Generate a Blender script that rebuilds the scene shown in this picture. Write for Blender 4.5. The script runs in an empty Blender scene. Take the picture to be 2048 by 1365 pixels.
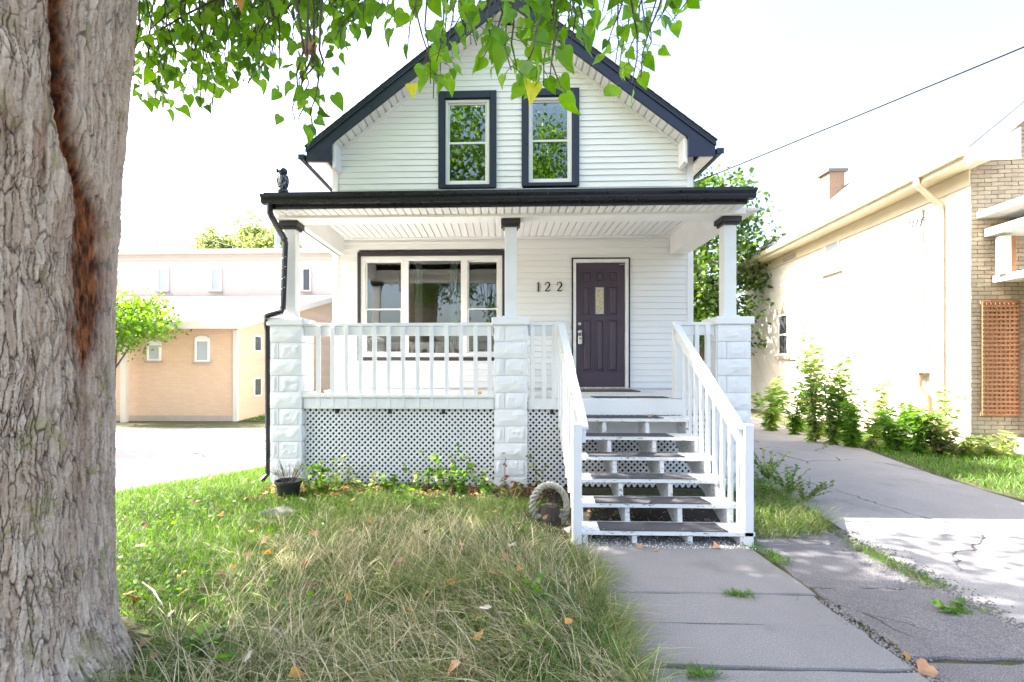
import bpy, bmesh, math, random
import numpy as np
from mathutils import Vector, Matrix

random.seed(7); rng = np.random.default_rng(7)
SC = bpy.context.scene
COL = SC.collection
R = math.radians

# ------------------------------------------------------------------ camera
F, TH, CZ, HOR = 1000.0, R(2.0), 1.57, 735.0
CX = 1000.0 - F * math.tan(TH)
cam = bpy.data.cameras.new('camera')
cam.sensor_width = 36.0
cam.lens = 36.0 * F / 2048.0
cam.shift_x = (1024 - CX) / 2048.0
cam.shift_y = (HOR - 682.5) / 2048.0
cam.clip_start = 0.05
cam.clip_end = 3000
co = bpy.data.objects.new('camera', cam)
COL.objects.link(co)
co.location = (0, 0, CZ)
co.rotation_euler = (R(90), 0, TH)
SC.camera = co

# ------------------------------------------------------------------ sky, sun, exposure
SUN_EL, SUN_AZ = R(50), R(-84)          # azimuth clockwise from +Y
world = bpy.data.worlds.new('World'); SC.world = world; world.use_nodes = True
wn = world.node_tree.nodes
sky = wn.new('ShaderNodeTexSky'); sky.sky_type = 'NISHITA'; sky.sun_disc = False
sky.sun_elevation = SUN_EL; sky.sun_rotation = SUN_AZ
sky.air_density = 0.9; sky.dust_density = 5.0; sky.ozone_density = 0.6
world.node_tree.links.new(sky.outputs[0], wn['Background'].inputs[0])
wn['Background'].inputs[1].default_value = 0.15
SUN = Vector((math.sin(SUN_AZ) * math.cos(SUN_EL), math.cos(SUN_AZ) * math.cos(SUN_EL), math.sin(SUN_EL)))
sl = bpy.data.lights.new('sun', 'SUN'); sl.energy = 4.5; sl.angle = R(0.5); sl.color = (1, 0.95, 0.87)
so = bpy.data.objects.new('sun', sl); COL.objects.link(so)
so.rotation_euler = (-SUN).to_track_quat('-Z', 'Y').to_euler()
so.location = (-20, 5, 30)
SC.view_settings.view_transform = 'Standard'
SC.view_settings.look = 'None'
SC.view_settings.gamma = 1.0
SC.view_settings.use_curve_mapping = False
SC.view_settings.exposure = 2.45
SC.render.engine = 'CYCLES'
SC.cycles.max_bounces = 8
SC.cycles.transparent_max_bounces = 16
SC.cycles.use_denoising = True

# ------------------------------------------------------------------ helpers
def at(px, py, Y):
    """photo pixel -> world point on the plane y = Y"""
    t = (px - CX) / F; c, s = math.cos(TH), math.sin(TH)
    X = Y * (t * c - s) / (c + t * s)
    d = -X * s + Y * c
    return Vector((X, Y, CZ + (HOR - py) / F * d))

def ground_at(px, py, z=0.0):
    t = (px - CX) / F; c, s = math.cos(TH), math.sin(TH)
    d = (CZ - z) * F / (py - HOR); u = t * d
    return Vector((u * c - d * s, u * s + d * c, z))

def project(P):
    P = np.asarray(P, dtype=float); c, s = math.cos(TH), math.sin(TH)
    d = -P[:, 0] * s + P[:, 1] * c; u = P[:, 0] * c + P[:, 1] * s
    d2 = np.where(np.abs(d) < 1e-3, 1e-3, d)
    return CX + F * u / d2, HOR - F * (P[:, 2] - CZ) / d2, d

WL = {}
def link(o, parent, w):
    w = Vector(w); COL.objects.link(o)
    if parent is not None:
        o.parent = parent; o.location = w - WL[parent.name]
    else:
        o.location = w
    WL[o.name] = w
    return o

def tag(o, label=None, cat=None, group=None, kind=None):
    if label: o['label'] = label
    if cat: o['category'] = cat
    if group: o['group'] = group
    if kind: o['kind'] = kind
    return o

def thing(name, loc, label, cat, group=None):
    o = bpy.data.objects.new(name, None); o.empty_display_size = 0.2
    link(o, None, loc)
    return tag(o, label, cat, group)

def mk(name, V, Fc, mat, parent=None, smooth=False, bevel=0.0, base=False):
    V = [Vector(v) for v in V]
    lo = Vector([min(v[i] for v in V) for i in range(3)]); hi = Vector([max(v[i] for v in V) for i in range(3)])
    w = (lo + hi) / 2
    if base: w.z = lo.z
    me = bpy.data.meshes.new(name)
    me.from_pydata([v - w for v in V], [], Fc)
    bm = bmesh.new(); bm.from_mesh(me)
    bmesh.ops.recalc_face_normals(bm, faces=bm.faces)
    if bevel > 0:
        bmesh.ops.bevel(bm, geom=list(bm.edges), offset=bevel, segments=1, affect='EDGES', clamp_overlap=True)
    bm.to_mesh(me); bm.free()
    if smooth:
        me.polygons.foreach_set('use_smooth', [True] * len(me.polygons))
    me.materials.append(mat)
    return link(bpy.data.objects.new(name, me), parent, w)

def npmesh(name, V, Fc, mat, parent=None, smooth=False, attrs=None, w=(0, 0, 0)):
    V = np.asarray(V, dtype=np.float32) - np.array(w, dtype=np.float32)
    Fc = np.asarray(Fc, dtype=np.int32); n, k = Fc.shape
    me = bpy.data.meshes.new(name)
    me.vertices.add(len(V)); me.vertices.foreach_set('co', V.ravel())
    me.loops.add(n * k); me.loops.foreach_set('vertex_index', Fc.ravel())
    me.polygons.add(n); me.polygons.foreach_set('loop_start', np.arange(0, n * k, k, dtype=np.int32))
    if attrs:
        for an, arr in attrs.items():
            a = me.color_attributes.new(an, 'FLOAT_COLOR', 'POINT')
            a.data.foreach_set('color', np.asarray(arr, dtype=np.float32).ravel())
    me.update(calc_edges=True); me.validate()
    if smooth:
        me.polygons.foreach_set('use_smooth', [True] * len(me.polygons))
    me.materials.append(mat)
    return link(bpy.data.objects.new(name, me), parent, w)

class MB:
    def __init__(s): s.v = []; s.f = []
    def hexa(s, p):
        i = len(s.v); s.v += [tuple(q) for q in p]
        s.f += [(i, i+1, i+2, i+3), (i+4, i+7, i+6, i+5), (i, i+4, i+5, i+1), (i+1, i+5, i+6, i+2), (i+2, i+6, i+7, i+3), (i+3, i+7, i+4, i)]
        return s
    def box(s, x0, x1, y0, y1, z0, z1):
        return s.hexa([(x0, y0, z0), (x1, y0, z0), (x1, y1, z0), (x0, y1, z0), (x0, y0, z1), (x1, y0, z1), (x1, y1, z1), (x0, y1, z1)])
    def prism(s, poly, a0, a1, axis='y'):
        """poly: 2-D points; axis y: (x,z), axis x: (y,z), axis z: (x,y)"""
        n = len(poly); i = len(s.v)
        for a in (a0, a1):
            for p in poly:
                s.v.append({'y': (p[0], a, p[1]), 'x': (a, p[0], p[1]), 'z': (p[0], p[1], a)}[axis])
        s.f.append(tuple(range(i, i+n))); s.f.append(tuple(range(i+2*n-1, i+n-1, -1)))
        for k in range(n):
            s.f.append((i+k, i+(k+1) % n, i+n+(k+1) % n, i+n+k))
        return s
    def tube(s, path, r, n=8, closed=False, flat=1.0):
        path = [Vector(p) for p in path]; m = len(path)
        rs = r if isinstance(r, (list, tuple)) else [r] * m
        t0 = (path[1] - path[0]).normalized()
        up = Vector((0, 0, 1)) if abs(t0.z) < .9 else Vector((1, 0, 0))
        a = t0.cross(up).normalized(); i0 = len(s.v)
        for k in range(m):
            if closed: t = (path[(k+1) % m] - path[k-1]).normalized()
            elif k == 0: t = t0
            elif k == m-1: t = (path[k] - path[k-1]).normalized()
            else: t = (path[k+1] - path[k-1]).normalized()
            a = (a - t * a.dot(t)).normalized(); b = t.cross(a)
            for j in range(n):
                th = 2 * math.pi * j / n + (math.pi / 4 if n == 4 else 0)
                s.v.append(tuple(path[k] + (a * math.cos(th) + b * math.sin(th) * flat) * rs[k]))
        for k in range(m if closed else m-1):
            k2 = (k+1) % m
            for j in range(n):
                s.f.append((i0+k*n+j, i0+k*n+(j+1) % n, i0+k2*n+(j+1) % n, i0+k2*n+j))
        if not closed:
            s.f.append(tuple(range(i0+n-1, i0-1, -1))); s.f.append(tuple(range(i0+(m-1)*n, i0+m*n)))
        return s
    def lathe(s, prof, c, n=20, sx=1, sy=1):
        i0 = len(s.v)
        for r, z in prof:
            for j in range(n):
                th = 2 * math.pi * j / n
                s.v.append((c[0] + r * math.cos(th) * sx, c[1] + r * math.sin(th) * sy, c[2] + z))
        for k in range(len(prof)-1):
            for j in range(n):
                s.f.append((i0+k*n+j, i0+k*n+(j+1) % n, i0+(k+1)*n+(j+1) % n, i0+(k+1)*n+j))
        s.f.append(tuple(range(i0+n-1, i0-1, -1))); s.f.append(tuple(range(i0+(len(prof)-1)*n, i0+len(prof)*n)))
        return s
    def build(s, name, mat, parent=None, bevel=0.0, smooth=False, base=False):
        return mk(name, s.v, s.f, mat, parent, smooth, bevel, base)

def box(name, x0, x1, y0, y1, z0, z1, mat, parent=None, bevel=0.0):
    return MB().box(x0, x1, y0, y1, z0, z1).build(name, mat, parent, bevel)

def copies(o, parent, w, rot=None, scale=None):
    c = o.copy(); link(c, parent, w)
    if rot is not None: c.rotation_euler = rot
    if scale is not None: c.scale = scale
    return c

# numpy noise ------------------------------------------------------
def h2(i, j, s=0):
    n = (np.asarray(i).astype(np.int64) * 374761393 + np.asarray(j).astype(np.int64) * 668265263 + s * 982451653) & 0xffffffff
    n = ((n ^ (n >> 13)) * 1274126177) & 0xffffffff
    n = ((n ^ (n >> 16)) * 2246822519) & 0xffffffff
    return ((n ^ (n >> 15)) & 0xffffff) / float(0xffffff)
def vnoise(x, y, s=0):
    xi, yi = np.floor(x), np.floor(y); fx, fy = x - xi, y - yi
    fx = fx*fx*(3-2*fx); fy = fy*fy*(3-2*fy)
    a, b, c, d = h2(xi, yi, s), h2(xi+1, yi, s), h2(xi, yi+1, s), h2(xi+1, yi+1, s)
    return (a*(1-fx)+b*fx)*(1-fy) + (c*(1-fx)+d*fx)*fy
def fbm(x, y, s=0, o=4):
    t = 0; a = .5
    for k in range(o):
        t = t + a * vnoise(x*2**k, y*2**k, s+k); a *= .5
    return t
def worley(x, y, s=0):
    xi, yi = np.floor(x), np.floor(y)
    d1 = np.full(x.shape, 9.0); d2 = np.full(x.shape, 9.0); idc = np.zeros(x.shape)
    for dx in (-1, 0, 1):
        for dy in (-1, 0, 1):
            cx, cy = xi+dx, yi+dy
            px, py = cx + .12 + .76*h2(cx, cy, s), cy + .12 + .76*h2(cx, cy, s+77)
            d = np.hypot(px-x, py-y); hid = h2(cx, cy, s+5)
            near = d < d1
            d2 = np.where(near, d1, np.minimum(d2, d)); idc = np.where(near, hid, idc); d1 = np.where(near, d, d1)
    return d1, d2, idc
def sstep(a, b, x):
    t = np.clip((x-a)/(b-a), 0, 1); return t*t*(3-2*t)

# materials --------------------------------------------------------
class NT:
    def __init__(s, name, rough=.6, spec=.5, metal=0.0):
        s.m = bpy.data.materials.new(name); s.m.use_nodes = True; s.t = s.m.node_tree; s.n = s.t.nodes
        s.b = s.n['Principled BSDF']
        s.b.inputs['Roughness'].default_value = rough
        s.b.inputs['Specular IOR Level'].default_value = spec
        s.b.inputs['Metallic'].default_value = metal
        s.pos = s.n.new('ShaderNodeNewGeometry').outputs['Position']
    def L(s, a, b): s.t.links.new(a, b)
    def put(s, sock, v):
        if hasattr(v, 'is_linked') or isinstance(v, bpy.types.NodeSocket): s.L(v, sock)
        elif isinstance(v, (tuple, list)) and len(v) == 3 and sock.type == 'RGBA': sock.default_value = (*v, 1)
        else: sock.default_value = v
    def vec(s, st, src=None, rot=(0, 0, 0)):
        m = s.n.new('ShaderNodeMapping'); s.L(src or s.pos, m.inputs[0]); m.inputs['Scale'].default_value = st
        m.inputs['Rotation'].default_value = rot
        return m.outputs[0]
    def noise(s, scale, detail=4, rough=.55, vec=None, dist=0.0):
        n = s.n.new('ShaderNodeTexNoise'); s.L(vec or s.pos, n.inputs['Vector'])
        n.inputs['Scale'].default_value = scale; n.inputs['Detail'].default_value = detail
        n.inputs['Roughness'].default_value = rough; n.inputs['Distortion'].default_value = dist
        return n.outputs['Fac']
    def voro(s, scale, feature='F1', vec=None, out='Distance', rnd=1.0):
        n = s.n.new('ShaderNodeTexVoronoi'); s.L(vec or s.pos, n.inputs['Vector']); n.feature = feature
        n.inputs['Scale'].default_value = scale; n.inputs['Randomness'].default_value = rnd
        return n.outputs[out]
    def ramp(s, fac, a, b, lo=0.0, hi=1.0):
        n = s.n.new('ShaderNodeMapRange'); n.interpolation_type = 'SMOOTHSTEP'
        s.put(n.inputs[0], fac); n.inputs[1].default_value = a; n.inputs[2].default_value = b
        n.inputs[3].default_value = lo; n.inputs[4].default_value = hi
        return n.outputs[0]
    def mix(s, fac, a, b, mode='MIX'):
        n = s.n.new('ShaderNodeMix'); n.data_type = 'RGBA'; n.blend_type = mode
        s.put(n.inputs[0], fac); s.put(n.inputs[6], a); s.put(n.inputs[7], b)
        return n.outputs[2]
    def mth(s, op, a, b=0.0):
        n = s.n.new('ShaderNodeMath'); n.operation = op; s.put(n.inputs[0], a); s.put(n.inputs[1], b)
        return n.outputs[0]
    def rnd(s): return s.n.new('ShaderNodeObjectInfo').outputs['Random']
    def attr(s, name, out='Color'):
        n = s.n.new('ShaderNodeAttribute'); n.attribute_name = name; return n.outputs[out]
    def sep(s, c):
        n = s.n.new('ShaderNodeSeparateColor'); s.L(c, n.inputs[0]); return n.outputs
    def color(s, c): s.put(s.b.inputs['Base Color'], c); return s
    def rough(s, r): s.put(s.b.inputs['Roughness'], r); return s
    def bump(s, h, strength=.3, dist=.01):
        n = s.n.new('ShaderNodeBump'); n.inputs['Strength'].default_value = strength; n.inputs['Distance'].default_value = dist
        s.L(h, n.inputs['Height']); s.L(n.outputs[0], s.b.inputs['Normal']); return s

def sc(c, k): return tuple(min(1, x*k) for x in c)
def plain(name, col, rough=.6, var=.18, scale=5, bscale=80, bs=.15, bd=.004, spec=.5, metal=0, rv=.08, stretch=(1, 1, 1)):
    t = NT(name, rough, spec, metal)
    v = t.vec(stretch)
    c = t.mix(t.noise(scale, 5, .6, v), sc(col, 1-var), sc(col, 1+var*.7))
    r = t.rnd(); k = t.n.new('ShaderNodeMapRange'); t.L(r, k.inputs[0]); k.inputs[3].default_value = 1-rv; k.inputs[4].default_value = 1
    cb = t.n.new('ShaderNodeCombineColor'); [t.L(k.outputs[0], cb.inputs[i]) for i in range(3)]
    t.color(t.mix(1.0, c, cb.outputs[0], 'MULTIPLY'))
    t.rough(t.ramp(t.noise(scale*3, 3, .6, v), .2, .8, max(.05, rough-.12), min(1, rough+.12)))
    t.bump(t.noise(bscale, 4, .6, v), bs, bd)
    return t.m

def painted(name, col, wear=.62, wood=(.22, .19, .16), rough=.55, grain=(2, 2, 2), dirt=.12, soft=.04):
    """painted surface with chips and grime"""
    t = NT(name, rough)
    n = t.noise(7, 8, .7, t.vec(grain)); n2 = t.noise(2.2, 4, .6)
    c = t.mix(t.ramp(n2, .35, .75), col, sc(col, 1-dirt))
    fine = t.noise(60, 4, .7, t.vec(grain))
    w = t.ramp(t.mth('ADD', t.mth('MULTIPLY', n, .72), t.mth('MULTIPLY', fine, .28)), wear, wear+soft)
    c = t.mix(w, c, t.mix(fine, sc(wood, .6), sc(wood, 1.3)))
    t.color(c); t.rough(t.ramp(w, 0, 1, rough, .9))
    t.bump(t.mth('SUBTRACT', t.mth('MULTIPLY', fine, .4), w), .35, .004)
    return t.m

M = {}
def siding_mat(name, col, dirt):
    t = NT(name, .42)
    v = t.vec((1, 1, 9)); n = t.noise(1.6, 5, .65, v); n2 = t.noise(.7, 3)
    c = t.mix(t.ramp(n, .45, .8), col, sc(col, 1-dirt)); c = t.mix(t.ramp(n2, .4, .7), c, sc(col, 1-dirt*.5))
    sp = t.ramp(t.noise(38, 3, .6), .72, .78)
    c = t.mix(t.mth('MULTIPLY', sp, .25), c, (.45, .40, .32))
    t.color(c); t.bump(t.noise(30, 3, .5, t.vec((.6, 1, 12))), .08, .003)
    return t.m
M['siding'] = siding_mat('vinyl_siding', (.80, .79, .755), .10)
M['soffit'] = siding_mat('soffit_vinyl', (.78, .765, .74), .10)
M['ceiling'] = siding_mat('ceiling_vinyl', (.78, .76, .735), .12)
t = NT('vented_soffit', .5)
d = t.ramp(t.voro(110, 'F1', None, 'Distance', .15), .18, .28)
t.color(t.mix(d, (.25, .24, .23), (.76, .74, .71))); M['vent_soffit'] = t.m
M['white_paint'] = painted('white_wood_paint', (.80, .80, .80), .655, dirt=.10)
M['white_trim'] = painted('white_trim_paint', (.80, .79, .77), .78, dirt=.10)
M['stair_paint'] = painted('worn_stair_paint', (.80, .80, .80), .555, (.23, .19, .15), .6, (1.5, 5, 5), .12, .03)
M['block'] = painted('painted_block', (.80, .80, .81), .675, (.35, .34, .33), .65, (1, 1, 1), .07)
M['lattice'] = painted('lattice_paint', (.79, .78, .79), .70, (.3, .27, .23), .6, dirt=.10)
M['navy'] = plain('navy_fascia_paint', (.012, .016, .040), .38, .3, 3, 40, .06, rv=.1)
M['black'] = plain('black_metal_paint', (.012, .012, .018), .32, .3, 4, 40, .06)
M['black_wood'] = painted('black_wood_trim', (.020, .017, .020), .70, (.12, .09, .07), .5, dirt=-.6)
M['vinyl'] = plain('white_vinyl_frame', (.78, .77, .74), .35, .07, 5, 60, .04)
M['dark_seal'] = plain('dark_rubber_seal', (.02, .02, .02), .7)
M['shingle'] = plain('dark_asphalt_shingle', (.045, .045, .05), .9, .4, 30, 160, .8, .006)
M['steel'] = plain('brushed_steel', (.62, .60, .57), .28, .1, 20, 60, .05, metal=1)
M['brass'] = plain('brass_caming', (.60, .42, .14), .3, .15, 20, 60, .05, metal=1)
t = NT('door_paint', .42)
c = t.mix(t.noise(2.5, 5, .6), (.048, .031, .050), (.072, .046, .068))
scr = t.ramp(t.noise(26, 6, .75, t.vec((1, 1, .35))), .735, .76)
c = t.mix(t.mth('MULTIPLY', scr, .7), c, (.42, .36, .34)); t.color(c); t.bump(t.noise(120, 3, .5, t.vec((1, 1, .15))), .12, .003); M['door'] = t.m
t = NT('leaded_glass', .12, .8)
t.color(t.mix(t.voro(90, 'F1', None, 'Distance'), (.62, .64, .60), (.22, .25, .22))); t.bump(t.voro(90), .6, .004); M['lead_glass'] = t.m

def glass_mat(name, ior, rough=0.0, wav=.02):
    t = NT(name)
    t.n.remove(t.b)
    out = t.n['Material Output']; mx = t.n.new('ShaderNodeMixShader'); tr = t.n.new('ShaderNodeBsdfTransparent'); gl = t.n.new('ShaderNodeBsdfGlossy')
    tr.inputs[0].default_value = (.82, .87, .84, 1); gl.inputs['Roughness'].default_value = rough
    fr = t.n.new('ShaderNodeFresnel'); fr.inputs[0].default_value = ior
    bp = t.n.new('ShaderNodeBump'); bp.inputs['Strength'].default_value = wav; bp.inputs['Distance'].default_value = .05
    t.L(t.noise(2.0, 2), bp.inputs['Height']); t.L(bp.outputs[0], gl.inputs['Normal'])
    t.L(fr.outputs[0], mx.inputs[0]); t.L(tr.outputs[0], mx.inputs[1]); t.L(gl.outputs[0], mx.inputs[2]); t.L(mx.outputs[0], out.inputs[0])
    return t.m
M['glass'] = glass_mat('window_glass', 2.1)
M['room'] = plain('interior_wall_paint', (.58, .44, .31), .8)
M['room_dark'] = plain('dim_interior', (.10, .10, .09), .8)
M['curtain'] = plain('white_sheer_curtain', (.75, .75, .73), .9, .1, 3, 30, .3)

def brick_mat(name, a, b, mortar, rot=(0, 0, 0), k=1.0):
    t = NT(name, .85)
    bt = t.n.new('ShaderNodeTexBrick'); t.L(t.vec((1, 1, 1), rot=rot), bt.inputs[0])
    bt.inputs['Color1'].default_value = (*a, 1); bt.inputs['Color2'].default_value = (*b, 1); bt.inputs['Mortar'].default_value = (*mortar, 1)
    bt.inputs['Scale'].default_value = 1.0; bt.inputs['Mortar Size'].default_value = .008; bt.inputs['Brick Width'].default_value = .22*k; bt.inputs['Row Height'].default_value = .077*k
    bt.inputs['Bias'].default_value = 0.0
    c = t.mix(t.noise(9, 5, .6), bt.outputs[0], (0.5, 0.42, 0.36), 'SOFT_LIGHT')
    t.color(c); t.bump(t.mth('SUBTRACT', t.mth('MULTIPLY', t.noise(60, 4), .3), bt.outputs[1]), .5, .006)
    return t.m
M['tan_brick'] = brick_mat('tan_orange_brick', (.61, .44, .32), (.65, .48, .35), (.60, .43, .30), (R(90), 0, 0))
M['tan_brick_side'] = brick_mat('tan_brick_side', (.61, .44, .32), (.65, .48, .35), (.58, .46, .36), (R(90), 0, R(90)))
M['sunlit_brick_side'] = brick_mat('sunlit_brick_side', (.70, .655, .58), (.75, .70, .62), (.68, .63, .56), (R(90), 0, R(85.4)))  # sun glare put into the side brick colour, paler than the front
M['buff_brick'] = plain('buff_brick', (.50, .41, .29), .88, .25, 14, 90, .5, .004, rv=.28)
M['mortar'] = plain('mortar', (.33, .29, .24), .95, .2, 20, 100, .4)
M['stucco'] = plain('cream_stucco', (.66, .60, .53), .9, .08, 3, 90, .3)
M['light_roof'] = plain('weathered_light_shingle', (.30, .285, .27), .9, .2, 14, 80, .5)
M['tan_roof'] = plain('tan_lean_to_shingle', (.27, .21, .18), .9, .18, 10, 70, .5)
M['brown_brick'] = plain('brown_chimney_brick', (.26, .18, .125), .9, .3, 16, 80, .5)
M['cream_wall'] = plain('cream_upper_wall', (.60, .55, .50), .9, .08, 3, 90, .3)
M['cream_trim'] = plain('cream_trim_paint', (.72, .62, .44), .6, .08)
M['dark_pane'] = plain('dark_window_pane', (.05, .055, .06), .08, .2, 3, 20, .02, spec=.8)
M['pale_pane'] = plain('pale_window_pane', (.42, .46, .50), .12, .15, 2, 20, .02, spec=.8)
M['rust_wood'] = plain('rust_cedar_wood', (.36, .16, .07), .8, .3, 8, 60, .3)
M['concrete_sill'] = plain('stone_sill', (.42, .35, .28), .9, .2)
M['galv'] = plain('galvanised_metal', (.45, .46, .47), .45, .2, 10, metal=.7)

# ground materials
def concrete(name, a, b, crack, speck=.5, cscale=.55):
    t = NT(name, .88)
    c = t.mix(t.ramp(t.noise(1.1, 6, .65), .3, .7), a, b)
    sp = t.noise(140, 3, .7); c = t.mix(t.ramp(sp, .35, .7), sc(a, 1-speck*.5), c)
    wn_ = t.n.new('ShaderNodeTexNoise'); t.L(t.pos, wn_.inputs['Vector']); wn_.inputs['Scale'].default_value = 2.2; wn_.inputs['Detail'].default_value = 6
    vm = t.n.new('ShaderNodeVectorMath'); vm.operation = 'MULTIPLY_ADD'; t.L(wn_.outputs['Color'], vm.inputs[0]); vm.inputs[1].default_value = (.5, .5, 0); t.L(t.pos, vm.inputs[2])
    e = t.voro(cscale, 'DISTANCE_TO_EDGE', vm.outputs[0])
    ck = t.ramp(e, .0, .008*crack if crack else .0001, 1, 0)
    if crack: ck = t.mth('MULTIPLY', ck, t.ramp(t.noise(.9, 2), .42, .52))
    else: ck = t.mth('MULTIPLY', ck, 0.0)
    c = t.mix(ck, c, (.035, .032, .03))
    st = t.ramp(t.noise(.8, 5, .7), .56, .72); c = t.mix(t.mth('MULTIPLY', st, .5), c, sc(a, .5))
    t.color(c)
    t.bump(t.mth('SUBTRACT', t.mth('MULTIPLY', sp, .35), t.mth('MULTIPLY', ck, 2.0)), .5, .006)
    return t.m
M['walk'] = concrete('walkway_concrete', (.205, .197, .20), (.285, .27, .272), 0, .6)
M['old_concrete'] = concrete('worn_old_concrete', (.17, .16, .165), (.29, .27, .28), 1.0, 1.2, .9)
M['asphalt'] = concrete('driveway_paving', (.24, .23, .23), (.33, .315, .31), .8, .5, .36)
M['lot'] = concrete('parking_lot_asphalt', (.24, .23, .235), (.32, .30, .30), .8, .4, .3)
M['road'] = concrete('road_asphalt', (.05, .05, .052), (.07, .07, .072), 0)
t = NT('soil_and_thatch', .95)
c = t.mix(t.noise(3, 5, .6), (.035, .045, .015), (.075, .085, .025)); c = t.mix(t.ramp(t.noise(14, 5, .7), .45, .65), c, (.10, .08, .045))
t.color(c); t.bump(t.noise(40, 5, .7), .8, .03); M['soil'] = t.m
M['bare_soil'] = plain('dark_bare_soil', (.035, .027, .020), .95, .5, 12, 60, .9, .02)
M['gravel'] = plain('grey_gravel', (.26, .25, .25), .9, .4, 25, 90, .5, rv=.3)
M['rubber'] = plain('grey_tread_mat', (.062, .060, .068), .85, .25, 12, 220, .6, .003)
M['mat_brown'] = plain('brown_door_mat', (.13, .085, .06), .95, .3, 20, 200, .8, .006)
M['stone'] = plain('field_stone', (.13, .13, .12), .9, .35, 9, 50, .6, .01)
M['cast_stone'] = plain('weathered_cast_stone', (.36, .35, .30), .95, .35, 14, 70, .8, .01)
M['stump'] = plain('dark_wood_stump', (.055, .045, .038), .95, .5, 14, 50, .9, .012, stretch=(1, 1, .2))
M['pot'] = plain('black_plastic_pot', (.015, .015, .018), .45)
M['twig'] = plain('dead_twig', (.11, .08, .06), .9, .3)
M['branch'] = plain('branch_bark', (.10, .085, .07), .9, .3, 12, 60, .6)
M['digit'] = plain('black_house_digit', (.010, .010, .010), .4)
M['wire'] = plain('black_cable', (.012, .013, .025), .5)
t = NT('owl_plastic', .45)
c = t.mix(t.ramp(t.noise(45, 4, .7, t.vec((1, 1, .45))), .50, .60), (.012, .014, .030), (.42, .43, .50)); t.color(c); t.bump(t.noise(50, 3), .5, .008); M['owl'] = t.m
M['owl_dark'] = plain('owl_head_plastic', (.014, .015, .035), .4, .4, 30)

def leafmat(name, cols, trans=.45, use_attr=False, gloss=.35):
    t = NT(name, .45)
    out = t.n['Material Output']
    if use_attr: c = t.attr('tint')
    else:
        c = t.mix(t.rnd(), cols[0], cols[1]); c = t.mix(t.ramp(t.noise(18, 3), .3, .7), c, cols[2])
    t.color(c); t.b.inputs['Roughness'].default_value = gloss
    tl = t.n.new('ShaderNodeBsdfTranslucent')
    hs = t.n.new('ShaderNodeHueSaturation'); hs.inputs['Saturation'].default_value = 1.15; hs.inputs['Value'].default_value = 2.1; hs.inputs['Hue'].default_value = .494
    t.L(c, hs.inputs['Color']); t.L(hs.outputs[0], tl.inputs[0])
    mx = t.n.new('ShaderNodeMixShader'); mx.inputs[0].default_value = trans
    t.L(t.b.outputs[0], mx.inputs[1]); t.L(tl.outputs[0], mx.inputs[2]); t.L(mx.outputs[0], out.inputs[0])
    return t.m
M['leaf'] = leafmat('poplar_leaf', [(.055, .14, .012), (.19, .34, .022), (.10, .23, .016)], .58)
M['leaf_attr'] = leafmat('tinted_leaf', None, .42, True)
M['grass'] = leafmat('grass_blade', None, .35, True, .5)
M['yellow_leaf'] = leafmat('yellow_fallen_leaf', [(.50, .28, .06), (.55, .36, .11), (.42, .20, .05)], .25, gloss=.7)
M['yellowing_leaf'] = leafmat('yellowing_leaf', [(.52, .46, .04), (.58, .50, .05), (.36, .40, .04)], .5)
M['tan_leaf'] = leafmat('tan_fallen_leaf', [(.42, .24, .13), (.48, .31, .19), (.33, .17, .09)], .15, gloss=.8)
M['brown_leaf'] = leafmat('brown_fallen_leaf', [(.17, .085, .05), (.24, .12, .07), (.12, .06, .04)], .1, gloss=.8)
M['pale_leaf'] = leafmat('pale_grey_fallen_leaf', [(.50, .44, .39), (.56, .50, .46), (.42, .36, .32)], .15, gloss=.8)

# ------------------------------------------------------------------ ground, paving
LAWN_R = 0.72
def lawn_d(x, y):
    return np.minimum(LAWN_R - x, ((x + 4.65)*1.62 - (y - 6.04)*1.15) / 1.987)
def gz(x, y):
    x = np.asarray(x, dtype=float); y = np.asarray(y, dtype=float)
    a = sstep(0.0, .55, lawn_d(x, y)) * sstep(.4, 1.6, y) * sstep(9.2, 8.4, y)
    b = sstep(-2.95, -2.75, x) * sstep(3.2, 3.0, x) * sstep(5.75, 6.05, y) * sstep(17, 16, y)
    und = .03 * (fbm(x*1.3, y*1.3, 3) - .45) * a
    mound = .09 * np.exp(-((x+.55)/1.0)**2 - ((y-3.9)/1.0)**2) * a
    return .11 * np.maximum(a, b) + und + mound
xs = np.unique(np.concatenate([np.linspace(-400, -40, 10), np.linspace(-40, -9, 12), np.arange(-9, 10, .16), np.linspace(10, 40, 12), np.linspace(40, 400, 10)]))
ys = np.unique(np.concatenate([np.linspace(-400, -40, 10), np.linspace(-40, -1, 14), np.arange(-1, 13, .16), np.linspace(13, 40, 12), np.linspace(40, 400, 10)]))
GX, GY = np.meshgrid(xs, ys); GZ = gz(GX, GY)
nx, ny = len(xs), len(ys)
ii = (np.arange(ny-1)[:, None]*nx + np.arange(nx-1)[None, :]).ravel()
tag(npmesh('ground', np.stack([GX.ravel(), GY.ravel(), GZ.ravel()], 1), np.stack([ii, ii+1, ii+nx+1, ii+nx], 1), M['soil'], smooth=True), 'grassy earth under the yard', 'ground', kind='structure')

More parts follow.
